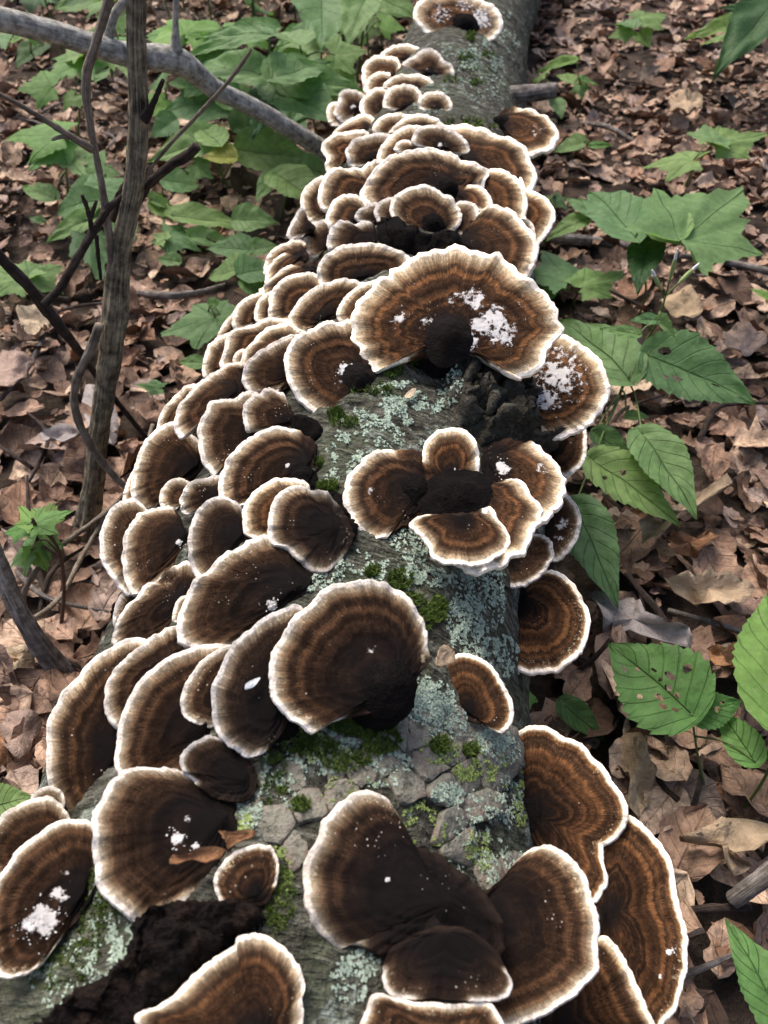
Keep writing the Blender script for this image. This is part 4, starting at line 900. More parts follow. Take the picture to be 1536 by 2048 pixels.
def moss(x, y, rx, ry, n, clump=0.0, hmul=1.0):
    rq = random.Random(int(x * 3 + y)); ac = Acc()
    for P, nn, px, py in log_patch_points(x, y, rx, ry, n, rq, clump, 0.07):
        z = float((P - CAM) @ FWD) / FPX
        t1, t2 = frame(nn)
        for _ in range(5):
            a_ = rq.uniform(0, 6.28); ln = rq.uniform(5, 15) * z * hmul; wd = rq.uniform(0.7, 1.5) * z
            d = unit(nn + (t1 * math.cos(a_) + t2 * math.sin(a_)) * rq.uniform(0.1, 0.9)); sd_ = unit(np.cross(d, nn + 0.1 * t1)); o_ = P + (t1 * rq.uniform(-1, 1) + t2 * rq.uniform(-1, 1)) * 2.5 * z
            ac.add([o_ - sd_ * wd, o_ + sd_ * wd, o_ + d * ln * 0.6 + sd_ * wd * 0.8, o_ + d * ln, o_ + d * ln * 0.6 - sd_ * wd * 0.8], [(0, 1, 2, 3, 4)])
    if ac.n:
        o = ac.build('moss', MAT['moss'], LOG, smooth=False); o['kind'] = 'stuff'
for a in [(790,810,60,45,330,'lichen',.05),(740,870,70,60,260,'lichen',.12),(830,800,60,40,200,'lichen',.1),(690,930,50,50,160,'lichen',.15),(860,900,60,40,80,'lichen',.2),(830,1080,50,30,240,'lichen',0),
          (890,1130,80,45,420,'lichen',.02),(800,1150,60,35,200,'lichen',.1),(960,1210,55,60,330,'lichen',.0),(985,1150,25,60,150,'lichen',0),(950,1280,50,40,230,'lichen',.02),(930,1240,40,50,260,'lichen',0),(1000,1320,40,60,240,'lichen',.02),
          (850,1400,60,45,560,'lichen',-.18),(840,1390,40,25,240,'lichen',-.3),(890,1440,50,40,240,'lichen',.0),(980,1480,40,30,220,'lichen',-.05),(1010,1500,30,30,120,'lichen',0),(690,1480,60,40,260,'lichen',.05),(640,1520,50,30,140,'lichen',.1),
          (895,1590,34,24,230,'lichen',-.25),(960,1640,60,60,170,'lichen',.15),(1000,1730,60,40,150,'lichen',.1),(900,1760,40,40,60,'lichen',.1),(560,1560,50,60,150,'lichen',.15),(500,1620,25,40,150,'lichen',0),
          (230,1880,70,60,420,'lichen',.05),(150,1950,90,80,300,'lichen',.1),(270,1840,50,50,200,'lichen',.1),(860,180,40,60,140,'lichen',.05),(960,150,50,60,160,'lichen',.0),(930,120,60,30,120,'lichen',.05),(1000,80,40,60,120,'lichen',.1),
          (700,1960,40,50,140,'lichen',.1),(720,1930,40,30,120,'lichen',0),(1020,1600,30,50,120,'lichen',.0),(650,1170,40,25,120,'lichen',.0),(700,1130,50,30,80,'lichen',.1),(770,1540,60,40,150,'lichen',.15),(905,760,20,50,90,'lichen',.0)]: lichen(*a)
for a in [(935,1540,30,25,150,'lichen_y',-.1),(880,1500,40,30,110,'lichen_y',.1),(960,1700,30,40,150,'lichen_y',-.1),(485,1650,22,30,150,'lichen_y',-.2),(650,1500,50,30,160,'lichen_y',0),(850,1650,50,50,90,'lichen_y',.2),(700,1590,60,40,80,'lichen_y',.15),
          (980,1540,50,40,90,'lichen_y',.15),(600,1480,50,25,120,'lichen_y',0),(1040,1600,14,60,120,'lichen_y',-.1),(560,1750,25,60,150,'lichen_y',-.1)]: lichen(*a)
for a in [(850,720,45,14,200,-.1),(790,745,25,12,110,-.3),(745,780,40,18,60,.1),(672,828,16,8,110,-.5),(690,845,30,12,60,0),(655,975,22,10,150,-.6),(640,925,10,10,40,-.5),(800,1160,26,22,150,-.2),(745,1145,14,10,90,-.5),(870,1220,26,28,260,-.3),(850,1240,20,20,120,-.3),
          (720,1450,75,24,520,-.2),(760,1480,40,30,300,-.2),(620,1490,60,26,300,-.05),(690,1520,50,22,200,0),(600,1610,20,14,120,-.4),(880,1490,20,18,150,-.4),(940,1500,16,14,100,-.5),(820,1200,24,14,90,-.2),(545,1560,30,60,110,.1),
          (940,78,14,16,60,-.1,.45),(935,115,20,8,50,0,.45),(955,165,16,8,40,-.1,.45),(980,110,14,8,22,0,.45),(900,160,16,8,24,0,.45),(950,140,40,30,40,.1,.4),(560,1800,30,70,200,0),(180,1800,60,90,500,.05,.6),(110,1900,90,80,500,.1,.6),(250,1790,60,40,260,.0,.6),(940,250,50,14,60,0)]: moss(*a)
# small scraps lying on bark and caps
def scrap(name, pts, P3, mat, label, cat, n_=None, curl=0.003, thick=0.0006, group=None):
    V = np.array(P3, float); k = len(V); c0 = V.mean(0)
    nn = n_ if n_ is not None else ZUP
    ring = catmull(V, 28, True); W = []
    if len(V) > 4: ring = c0 + (ring - c0) * (1 + 0.16 * np.array([noise.noise(Vector((i_ * 0.9, c0[0] * 90, c0[1] * 90))) for i_ in range(28)]))[:, None]
    for lv, sc_ in enumerate((1.0, 0.66, 0.33)):
        for i, p in enumerate(ring):
            q = c0 + (p - c0) * sc_; W.append(q + nn * (curl * (1 - sc_ ** 2) * 0 + curl * (0.5 + 0.5 * noise.noise(Vector((q[0] * 90, q[1] * 90, 4.0)))) * (1 if lv else 1.4)))
    W.append(c0 + nn * curl * 0.6)
    F = [(l * 28 + b, l * 28 + (b + 1) % 28, (l + 1) * 28 + (b + 1) % 28, (l + 1) * 28 + b) for l in range(2) for b in range(28)] + [(56 + b, 56 + (b + 1) % 28, 84) for b in range(28)]
    nb = len(W); W = W + [w_ - nn * thick for w_ in W]; F = F + [tuple(reversed([i + nb for i in f])) for f in F] + [(b, nb + b, nb + (b + 1) % 28, (b + 1) % 28) for b in range(28)]
    o = mesh(name, W, F, mat, None); tag(o, label, cat, group); return o
n10 = CK['G10'].n
scrap('dead_leaf', 0, [on_cap('G10', x, y, 0.004) for x, y in [(335,1745),(338,1730),(365,1733),(385,1722),(405,1715),(430,1714),(445,1722),(435,1735),(405,1748),(375,1742),(350,1748)]], MAT['orange_leaf'], 'curled dry orange leaf lying flat on a large dark shelf fungus', 'dead leaf', n10, 0.007)
scrap('dead_leaf', 0, [on_cap('G10', x, y, 0.007) for x, y in [(430,1690),(455,1690),(480,1683),(498,1684),(500,1692),(480,1705),(465,1712),(447,1722),(440,1708)]], MAT['orange_leaf'], 'small torn orange leaf piece touching the nicked rim of a small red fungus', 'dead leaf', n10, 0.006)
h = log_hit(850, 1350)
scrap('bark_scrap', 0, [log_hit(x, y)[0] + h[1] * 0.012 for x, y in [(832,1368),(835,1345),(842,1328),(852,1330),(866,1340),(868,1358),(850,1364)]], MAT['tan_leaf'], 'tan bark scrap standing between the big round fan and the kidney shaped fungus', 'scrap', h[1], 0.004)
scrap('seed_wing', 0, [on_cap('G7', x, y, 0.002) for x, y in [(490,1382),(493,1370),(505,1363),(519,1359),(514,1370),(503,1379)]], MAT['petal'], 'white wing shaped scrap lying on the very dark fan fungus', 'scrap', CK['G7'].n, 0.002)
h = log_hit(818, 797)
scrap('bark_scrap', 0, [log_hit(x, y)[0] + h[1] * 0.003 for x, y in [(803,803),(812,790),(825,786),(822,797),(812,806)]], MAT['cream_leaf'], 'tiny cream scrap on lichened bark below the huge flecked rosette', 'scrap', h[1], 0.002)

# ------------------------------------------------------------------ sticks and stems
def ypath(pts, Y0, Y1=None, pw=1.0):
    n = len(pts); Y1 = Y0 if Y1 is None else Y1
    return [at_y(x, y, Y0 + (Y1 - Y0) * (i / (n - 1)) ** pw) for i, (x, y) in enumerate(pts)]
def zr(P, rp):                      # pixel radius -> metres along a path
    rp = np.interp(np.linspace(0, 1, len(P)), np.linspace(0, 1, len(np.atleast_1d(rp))), np.atleast_1d(rp))
    return [float((p - CAM) @ FWD) / FPX * r for p, r in zip(P, rp)]
def stick(name, P, rp, mat, parent=None, seg=12, rough=0.2, n=None, label=None, cat=None, group=None, ridge=0.0):
    V, F, A = tube(P, zr(P, rp), seg, rough, n or len(P) * 12, len(bpy.data.objects) % 97, ridge=ridge)
    o = mesh(name, V, F, MAT[mat], parent, {'tv': A})
    if label: tag(o, label, cat, group)
    return o
YS = at_z(172, 1090, 0.0)[1]
ds = empty('dead_sapling', at_z(172, 1090, 0.0)); tag(ds, 'upright dead woody stem with furrowed brown bark beside the fungus flank', 'dead sapling')
stick('stem', ypath([(276,-60),(272,20),(274,130),(276,240),(270,350),(258,420),(240,500),(232,600),(224,690),(210,790),(196,880),(186,970),(172,1060),(166,1130)], YS), [17,18,19,19,19,18,20,24,23,19,18,19,24,27], 'stem_bark', ds, 40, 0.14, 260, ridge=0.22)
stick('side_stem', ypath([(232,-50),(215,10),(193,80),(172,165),(182,260),(200,350),(212,430),(222,500),(226,560)], YS, YS - 0.004), [9,9.5,9,9,7,7,8,8,7], 'twig', ds, 14, 0.22, 90)
stick('side_stem', ypath([(200,650),(180,700),(155,755),(148,800),(160,850),(190,905),(222,945),(262,985)], YS - 0.012, YS - 0.02), [9,9,8.5,8,8,8,7,5], 'twig', ds, 14, 0.22, 80)
stick('twig', ypath([(182,296),(150,278),(90,240),(40,210),(-10,185)], YS - 0.005, YS - 0.03), [8,7,6,5,5], 'twig', ds, 10, 0.25)
stick('twig', ypath([(145,277),(125,274),(104,279)], YS - 0.01, YS - 0.02), [4,4,3], 'twig', ds, 8, 0.4)
stick('twig', ypath([(296,345),(330,300),(400,225),(455,165),(490,118),(503,98)], YS - 0.004, YS - 0.02), [3,3.5,4,4,4,2], 'twig', ds, 8, 0.3)
stick('twig', ypath([(262,420),(300,365),(340,332),(372,312),(394,292)], YS + 0.004, YS + 0.0), [11,9,9,10,9], 'dark_twig', ds, 12, 0.3)
stick('twig', ypath([(290,240),(305,210),(318,180),(326,160)], YS - 0.004, YS - 0.01), [10,6,5,4], 'dark_twig', ds, 10, 0.3)
stick('twig', ypath([(228,440),(240,395),(252,368)], YS + 0.01, YS + 0.005), [9,10,6], 'dark_twig', ds, 10, 0.3)
Y2 = at_z(300, 880, 0.03)[1]
dt = empty('dark_branch', at_y(300, 880, Y2)); tag(dt, 'dark forked dead branch leaning past the base of the upright stem', 'branch')
stick('limb', ypath([(-40,460),(0,515),(50,565),(88,612),(130,665),(165,712),(215,780),(262,838),(300,885)], YS - 0.03, YS + 0.02), [13,12,12,13,10,8,6,5,5], 'dark_twig', dt, 14, 0.25, 80)
stick('limb', ypath([(88,610),(120,575),(150,525),(182,470),(215,420),(246,392)], YS - 0.025, YS), [9,8,8,8,7,6], 'dark_twig', dt, 12, 0.25)
stick('twig', ypath([(184,462),(178,428),(164,390)], YS - 0.01, YS - 0.014), [5,5,4], 'dark_twig', dt, 10, 0.3)
stick('twig', ypath([(181,440),(188,415),(193,402)], YS - 0.012, YS - 0.014), [4,4,3], 'dark_twig', dt, 10, 0.3)
stick('twig', ypath([(193,470),(196,510),(202,560)], YS + 0.0, YS - 0.004), [4,4,3], 'dark_twig', dt, 10, 0.3)
gb = empty('grey_branch', at_y(640, 300, 1.02)); tag(gb, 'smooth pale grey branch curving down to the log above the green leaves', 'branch')
gP = [at_y(x, y, Y) for (x, y), Y in zip([(-90,22),(0,38),(90,60),(180,88),(260,110),(340,118),(385,140),(425,175),(500,212),(570,252),(625,285),(690,330)], np.linspace(0.78, 1.02, 12))]
stick('limb', gP, [23,23,22,22,23,25,22,19,18,18,18,18], 'grey_branch', gb, 22, 0.12, 150)
stick('twig', [at_y(x, y, 0.89) for x, y in [(352,100),(351,60),(352,10),(355,-40)]], [14,7,6,6], 'grey_branch', gb, 10, 0.15)
stick('twig', [at_y(x, y, 0.86) for x, y in [(215,85),(225,40),(240,15),(262,-10)]], [12,9,9,8], 'grey_branch', gb, 10, 0.15)
tk = [at_z(x, y, z) for x, y, z in [(-40,1040,.12),(0,1130,.095),(20,1185,.08),(55,1250,.06),(95,1310,.035),(140,1360,.01),(170,1385,-.01)]]
stick('mossy_stick', tk, [15,17,18,19,22,24,24], 'grey_twig', None, 18, 0.18, 80, 'thick grey stick rising from dark ground beside the maple seedling', 'stick')
tw = empty('bare_twig', at_z(58, 1210, .03)); tag(tw, 'hanging loop of thin bare twigs between the stem base and thick stick', 'twig')
stick('twig', [at_z(x, y, z) for x, y, z in [(60,1240,.03),(46,1200,.05),(60,1160,.07),(100,1110,.08),(150,1070,.085),(205,1030,.085),(250,985,.085),(290,900,.085),(305,850,.085)]], [6,6,6,5,5,5,4,4,4], 'twig', tw, 10, 0.25)
stick('twig', [at_z(x, y, z) for x, y, z in [(60,1240,.025),(100,1215,.03),(130,1180,.03),(160,1120,.03),(195,1060,.03),(225,1010,.03)]], [5,5,5,5,4,4], 'twig', tw, 10, 0.25)
stick('fallen_stick', [at_z(x, y, z) for x, y, z in [(1060,462,.03),(1110,475,.025),(1180,482,.02),(1230,488,.02),(1275,496,.018)]], [9,11,10,8,6], 'grey_twig', None, 12, 0.2, None, 'pale grey stick lying behind the leafy plant with a flower bud', 'stick')
stick('fallen_stick', [at_z(x, y, z) for x, y, z in [(1360,512,.03),(1420,518,.025),(1480,530,.02),(1560,548,.02)]], [5,7,7,8], 'grey_twig', None, 12, 0.2, None, 'long dark stick lying on litter beyond the flower buds', 'stick')
stick('fallen_stick', [at_z(x, y, z) for x, y, z in [(1165,247,.02),(1210,252,.03),(1250,272,.03),(1292,302,.02)]], [4,5,4,3], 'grey_twig', None, 10, 0.2, None, 'thin curved grey twig on the litter below the far leafy plant', 'twig')
stick('fallen_stick', [at_z(x, y, z) for x, y, z in [(1245,1135,.03),(1280,1180,.035),(1310,1215,.035),(1345,1265,.03),(1385,1320,.02)]], [6,6,8,5,4], 'dark_twig', None, 10, 0.25, None, 'thin dark reddish twig crossing the mauve grey dead leaf', 'twig')
stick('fallen_stick', [at_z(x, y, z) for x, y, z in [(1150,1345,.02),(1185,1320,.035),(1222,1278,.05)]], [5,5,5], 'dark_twig', None, 10, 0.25, None, 'short black twig end pointing at the leaf with insect holes', 'twig')
stick('fallen_stick', [at_z(x, y, z) for x, y, z in [(1340,1830,.03),(1400,1818,.035),(1450,1815,.035),(1500,1812,.035)]], [8,8,9,9], 'dark_twig', None, 10, 0.25, None, 'thin brown stick beside the pointed leaf near the long rusty shelf', 'twig')
stick('fallen_stick', [at_z(x, y, z) for x, y, z in [(1465,1800,.04),(1500,1775,.05),(1570,1725,.06)]], [16,17,18], 'grey_twig', None, 12, 0.2, None, 'thick dark stick end in the litter behind the lobed pale dead leaf', 'stick')
stick('fallen_stick', [at_z(x, y, z) for x, y, z in [(0,800,.01),(60,730,.02),(100,640,.02)][::-1]], [5,5,4], 'grey_twig', None, 10, 0.2, None, 'thin grey twig on litter under the forked dark branch', 'twig')
stick('fallen_stick', [at_z(x, y, z) for x, y, z in [(-20,572,.015),(60,592,.02),(140,600,.02)]], [9,8,6], 'dark_twig', None, 10, 0.2, None, 'blackened stick lying under the forked dark branch', 'stick')
stick('fallen_stick', [at_z(x, y, z) for x, y, z in [(250,585,.02),(330,592,.02),(400,585,.02),(450,570,.02)]], [6,8,7,5], 'grey_twig', None, 10, 0.2, None, 'mauve grey stick lying under the jagged leaf near the flank', 'stick')
stick('fallen_stick', [at_z(x, y, z) for x, y, z in [(1400,880,.015),(1430,820,.03),(1470,808,.03),(1560,805,.03)]], [7,6,4,4], 'dark_twig', None, 10, 0.2, None, 'bent twig with pale end beside the drooping pointed leaf', 'twig')
stick('grass_stalk', [at_z(x, y, z) for x, y, z in [(1367,2000,.03),(1380,2030,.03),(1400,2070,.03)]], [3,3,3], 'twig', None, 8, 0.1, None, 'pale dry grass stalk beside the long rusty shelf fungus', 'stalk')
rq = random.Random(31); n_t = 0
while n_t < 46:
    x, y = rq.uniform(0, 1536), rq.uniform(20, 2000)
    if 180 < x < 1200 and y > 300: continue
    p = at_z(x, y, 0.016); a_ = rq.uniform(0, 6.28); L = rq.uniform(0.05, 0.16); d = np.array([math.cos(a_), math.sin(a_), 0.05]) * L
    if any(np.linalg.norm((p + d * k - axis_pts)[:, :2], axis=1).min() < 0.11 for k in (0, .5, 1)): continue
    b_ = np.array([-d[1], d[0], 0]) * rq.uniform(-.2, .2)
    V, F, A = tube([p, p + d * 0.5 + b_ + (0, 0, .006), p + d], [rq.uniform(.001, .0026), .0018, .001], 7, 0.2, 12, n_t)
    tag(mesh('fallen_twig', V, F, MAT['dark_twig' if rq.random() < .5 else 'grey_twig'], None, {'tv': A}), 'thin loose twig lying on the dead leaf litter', 'twig', 'loose twigs on the litter'); n_t += 1
# ------------------------------------------------------------------ green plants
def leaf_frame(B, T, roll):
    L = T - B; Lh = unit(L); W = unit(np.cross(Lh, ZUP + 0.65 * unit(CAM - B))); N_ = np.cross(W, Lh)
    c_, s_ = math.cos(roll), math.sin(roll)
    return L, Lh, W * c_ + N_ * s_, N_ * c_ - W * s_
def ovate(B, T, wid, roll, droop, rq, holes=(), nu=30, nv=16, serr=0.034, hw=0.36):
    L, Lh, W, N_ = leaf_frame(B, T, roll); ln = np.linalg.norm(L)
    V = []; A = []; keep = {}
    ns = rq.randint(11, 15); ph = rq.uniform(0, 9)
    for i in range(nu + 1):
        u = i / nu
        prof = (math.sin(math.pi * u ** 0.62) ** 0.85) * (1 - 0.35 * u ** 2) if 0 < u < 1 else 0.0
        for j in range(nv + 1):
            v = j / nv * 2 - 1
            saw = ((u * ns + 0.2 * (v > 0)) % 1.0)
            w_ = wid * 0.5 * prof * (1 + serr * 2 * (saw - 0.5) * (abs(v) ** 3) * (1.6 if abs(v) > .8 else 1))
            hz = abs(v) * 0.16 * wid * (1 - u * 0.4) * prof - 0.22 * droop * ln * u ** 2 + 0.03 * ln * noise.noise(Vector((u * 3.5 + ph, v * 2.0, ph))) + 0.012 * ln * math.sin(u * 22 - abs(v) * 5) * abs(v)
            hb = -0.06 * ln * (1 - u) ** 6 * abs(v)
            V.append(B + L * (u + hb / ln * 0) + W * w_ * v + N_ * hz - L * (0.10 * abs(v) ** 1.5 * math.exp(-((u - 0.0) / 0.22) ** 2))); A.append((u, v, 0))
    F = []
    for i in range(nu):
        for j in range(nv):
            u = (i + .5) / nu; v = (j + .5) / nv * 2 - 1
            if any(((u - hu) / ru) ** 2 + ((v - hv) / rv) ** 2 < 1 for hu, hv, ru, rv in holes): continue
            F.append((i * (nv + 1) + j, i * (nv + 1) + j + 1, (i + 1) * (nv + 1) + j + 1, (i + 1) * (nv + 1) + j))
    return np.array(V), F, np.array(A)
LOBES = [(-2.1, .50), (-1.95, .56), (-1.60, .50), (-1.34, .68), (-1.10, .88), (-0.95, .68), (-0.80, .60), (-0.55, .66), (-0.42, .62), (-0.24, .80), (-0.12, .86), (0, 1.0), (0.12, .86), (0.24, .80), (0.42, .62), (0.55, .66), (0.80, .60), (0.95, .68), (1.10, .88), (1.34, .68), (1.60, .50), (1.95, .56), (2.1, .50)]
def maple(B, T, wid, roll, droop, rq, na=58, nt_=9):
    L, Lh, W, N_ = leaf_frame(B, T, roll); ln = np.linalg.norm(L)
    th = np.linspace(-2.35, 2.35, na); la = np.array([a for a, r in LOBES]); lr = np.array([r for a, r in LOBES]); lr = lr * np.array([rq.uniform(.9, 1.1) for _ in lr])
    rr = np.interp(th, la, lr, 0.25, 0.25); rr = rr * (1 + 0.05 * np.sin(th * 31 + rq.uniform(0, 6)))
    wmax = np.max(np.abs(np.sin(th)) * rr); ph = rq.uniform(0, 9)
    V = [B]; A = [(0, 0.0, 1)]
    for i in range(1, nt_ + 1):
        t = i / nt_
        for a, r in zip(th, rr):
            x, y = math.cos(a) * r * t, math.sin(a) * r * t
            vein = min(abs(a), abs(abs(a) - 1.12), abs(abs(a) - .6) + .1)
            z = -0.20 * droop * ln * (x * x + y * y) + 0.035 * ln * noise.noise(Vector((x * 3 + ph, y * 3, ph))) + 0.05 * ln * vein * t
            V.append(B + L * x + W * (y / wmax * wid * 0.5) + N_ * z); A.append((t, min(1, vein * 1.6) * (1 if a > 0 else -1), 1))
    F = [(0, 1 + j, 2 + j) for j in range(na - 1)]
    for i in range(nt_ - 1):
        for j in range(na - 1): F.append((1 + i * na + j, 1 + (i + 1) * na + j, 2 + (i + 1) * na + j, 2 + i * na + j))
    return np.array(V), F, np.array(A)
def px_width(P, W):                # pixels per metre across the leaf at P
    a, _ = project(P[None]); b, _ = project((P + W * 0.01)[None]); return np.linalg.norm(b - a) / 0.01
def plant(name, label, root, leaves, mat='leaf', stem_r=2.6, stem='green_stem', group=None, cat='plant', main=None):
    grow = 1.28 if (root[0] < 720 and root[1] < 700 and name != 'undergrowth_plant') else 1
    rq = random.Random(label + str(root))
    R0 = at_z(root[0], root[1], -0.005)
    o = empty(name, R0); tag(o, label, cat, group)
    ac = Acc(); bases = []
    first = []
    for lf in leaves:
        typ, (bx, by), (tx, ty), wpx, hg = lf[:5]; op = lf[5] if len(lf) > 5 else {}
        if grow != 1: tx, ty, wpx = bx + (tx - bx) * grow, by + (ty - by) * grow, wpx * grow
        B = at_z(bx, by, hg); dh = op.get('dh', -0.012 if ty > by else 0.004); T = at_z(tx, ty, hg + dh)
        L = T - B; ln = np.linalg.norm(L)
        W = unit(np.cross(unit(L), ZUP + 0.65 * unit(CAM - B))); pw = px_width((B + T) / 2, W)
        wid = min(wpx / max(pw, 1), ln * (0.95 if typ == 'o' else 1.5)); wid = max(wid, ln * (0.35 if typ == 'o' else 0.75))
        f = ovate if typ == 'o' else maple
        kw = dict(holes=op.get('holes', ())) if typ == 'o' else {}
        if typ == 'o' and op.get('holes'): kw.update(nu=110, nv=72)
        V, F, A = f(B, T, wid, op.get('roll', rq.uniform(-.22, .22)), op.get('droop', rq.uniform(.3, 1.0)), rq, **kw)
        mesh('leaf', V, F, MAT[op.get('mat', mat)], o, {'luv': A})
        first.append(B)
    zpx = float((first[0] - CAM) @ FWD) / FPX
    top = max(first, key=lambda p: p[2])
    mainp = [R0 + (0, 0, -0.006), R0 * 0.6 + top * 0.4 + np.array([rq.uniform(-.006, .006), rq.uniform(-.004, .004), 0]), top]
    if main: mainp = [at_z(x, y, z) for x, y, z in main]
    V, F, A = tube(mainp, [stem_r * zpx * 1.2, stem_r * zpx, stem_r * zpx * 0.6], 8, 0.05, 24)
    mesh('stem', V, F, MAT[stem], o, {'tv': A})
    Q = catmull(np.array(mainp), 30)
    for B in first:
        if not main and np.linalg.norm(B - top) < 1e-6: continue
        cand = Q[Q[:, 2] < B[2] + 0.01]; cand = cand if len(cand) else Q[:3]
        s_ = cand[int(np.argmin(np.linalg.norm(cand - B, axis=1) + 0.35 * np.abs(cand[:, 2] - B[2] + 0.01)))]
        V, F, A = tube([s_, (s_ + B) / 2 + (0, 0, .006), B], [stem_r * zpx * .7, stem_r * zpx * .55, stem_r * zpx * .5], 7, 0.05, 12)
        mesh('petiole', V, F, MAT[stem], o, {'tv': A})
    return o
O, M_ = 'o', 'm'
plant('leafy_plant', 'low plant with ragged lobed leaves standing beyond the bud bearing plant', (1363,395), [(M_,(1387,320),(1277,321),78,.10),(M_,(1432,292),(1535,262),84,.10,{'droop':.2}),(M_,(1425,285),(1412,238),70,.11)])
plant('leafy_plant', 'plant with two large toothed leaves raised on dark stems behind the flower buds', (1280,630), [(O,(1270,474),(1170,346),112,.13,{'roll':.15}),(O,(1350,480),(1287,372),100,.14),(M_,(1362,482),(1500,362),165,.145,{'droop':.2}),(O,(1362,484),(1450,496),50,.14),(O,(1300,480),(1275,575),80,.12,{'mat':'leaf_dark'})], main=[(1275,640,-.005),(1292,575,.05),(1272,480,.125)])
plant('leafy_plant', 'small pale speckled seedling between the litter and the wide brown shelf', (1170,470), [(O,(1190,430),(1127,386),28,.07),(O,(1175,438),(1090,468),42,.06)])
plant('leafy_plant', 'broad lobed seedling leaves pressed close behind the huge flecked rosette', (1150,610), [(M_,(1135,565),(1085,475),92,.07),(M_,(1165,575),(1258,537),92,.075),(M_,(1110,560),(1100,600),60,.06)], mat='leaf')
plant('leafy_plant', 'tiny seedling with rounded leaves near the pale crusted side bracket', (1150,320), [(O,(1168,285),(1105,298),38,.05),(O,(1180,292),(1228,288),16,.05,{'mat':'leaf_bright'})])
fp = plant('flowering_plant', 'tall plant with pointed toothed leaves and closed white flower buds', (1190,905), [
    (O,(1277,670),(1202,650),26,.145),(O,(1316,641),(1360,670),40,.16),(O,(1314,640),(1263,636),26,.16),
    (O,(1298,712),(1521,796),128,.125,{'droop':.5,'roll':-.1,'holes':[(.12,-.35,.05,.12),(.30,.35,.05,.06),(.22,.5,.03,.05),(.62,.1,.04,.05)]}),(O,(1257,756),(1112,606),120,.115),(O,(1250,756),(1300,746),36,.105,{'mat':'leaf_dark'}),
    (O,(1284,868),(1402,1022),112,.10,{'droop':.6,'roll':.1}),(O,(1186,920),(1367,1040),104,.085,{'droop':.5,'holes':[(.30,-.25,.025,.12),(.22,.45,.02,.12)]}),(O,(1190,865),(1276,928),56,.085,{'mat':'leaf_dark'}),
    (O,(1150,1010),(1238,1200),112,.07,{'droop':.7}),(O,(1252,832),(1300,832),24,.09)],
    main=[(1190,905,-.004),(1207,860,.03),(1229,815,.06),(1252,758,.09),(1288,690,.125),(1316,640,.15),(1331,592,.17)], stem_r=3.4)
for (x, y, z), (x2, y2, z2) in (((1331,592,.17),(1353,508,.205)), ((1329,598,.167),(1307,546,.188)), ((1333,590,.17),(1392,533,.19))):
    a, b = at_z(x, y, z), at_z(x2, y2, z2); zz = float((b - CAM) @ FWD) / FPX
    V, F, A = tube([a, a * .6 + b * .4], [2.2 * zz, 1.8 * zz], 7, 0, 8); mesh('flower_stalk', V, F, MAT['green_stem'], fp, {'tv': A})
    V, F, A = tube([a * .6 + b * .4, a * .45 + b * .55, a * .25 + b * .75, b * .9 + a * .1], [2 * zz, 4.2 * zz, 4.6 * zz, 3.2 * zz], 9, 0, 14); mesh('bud', V, F, MAT['bud'], fp, {'tv': A})
    V, F, A = tube([a * .14 + b * .86, b, b + (b - a) * .12], [2.8 * zz, 3.0 * zz, 1.2 * zz], 8, 0.3, 10); mesh('petals', V, F, MAT['petal'], fp, {'tv': A})
plant('leafy_plant', 'heart shaped leaf riddled with insect holes above a small plain leaf', (1432,1625), [
    (O,(1383,1428),(1216,1282),185,.085,{'droop':.2,'roll':.1,'mat':'leaf_holes','holes':[(.20,.10,.03,.05),(.30,.08,.035,.05),(.22,-.30,.035,.07),(.36,.30,.055,.07),(.40,.10,.02,.04),(.62,-.05,.02,.06),(.70,-.42,.04,.07),(.42,-.5,.03,.05),(.13,-.2,.03,.05),(.30,-.2,.05,.05),(.30,.62,.035,.09),(.5,.2,.03,.03)]}),
    (O,(1383,1430),(1487,1402),84,.08,{'droop':.1,'mat':'leaf_holes','holes':[(.5,.1,.06,.2),(.3,-.2,.07,.12),(.62,-.3,.05,.1)]}),(O,(1510,1524),(1436,1410),74,.075,{'mat':'leaf_bright'})], stem_r=3.4)
plant('leafy_plant', 'single big toothed bright leaf hanging over the orange leaf piece', (1460,1640), [(O,(1575,1455),(1556,1150),230,.10,{'droop':.3,'roll':0,'mat':'leaf_bright'})], stem_r=3.6)
plant('leafy_plant', 'single pointed green leaf beside the long rusty shelf fungus', (1640,2100), [(O,(1585,2075),(1456,1834),125,.09,{'droop':.3,'mat':'leaf_bright'})], stem_r=3)
plant('leafy_plant', 'dull dark leaf flat on the litter below the rusty orange bracket', (1120,1420), [(O,(1122,1405),(1212,1482),60,.03,{'mat':'leaf_dark','droop':.1})])
plant('leafy_plant', 'small light leaf against the log behind the cracked bark', (1050,1420), [(M_,(1046,1390),(1082,1400),50,.05,{'mat':'leaf_bright'})])
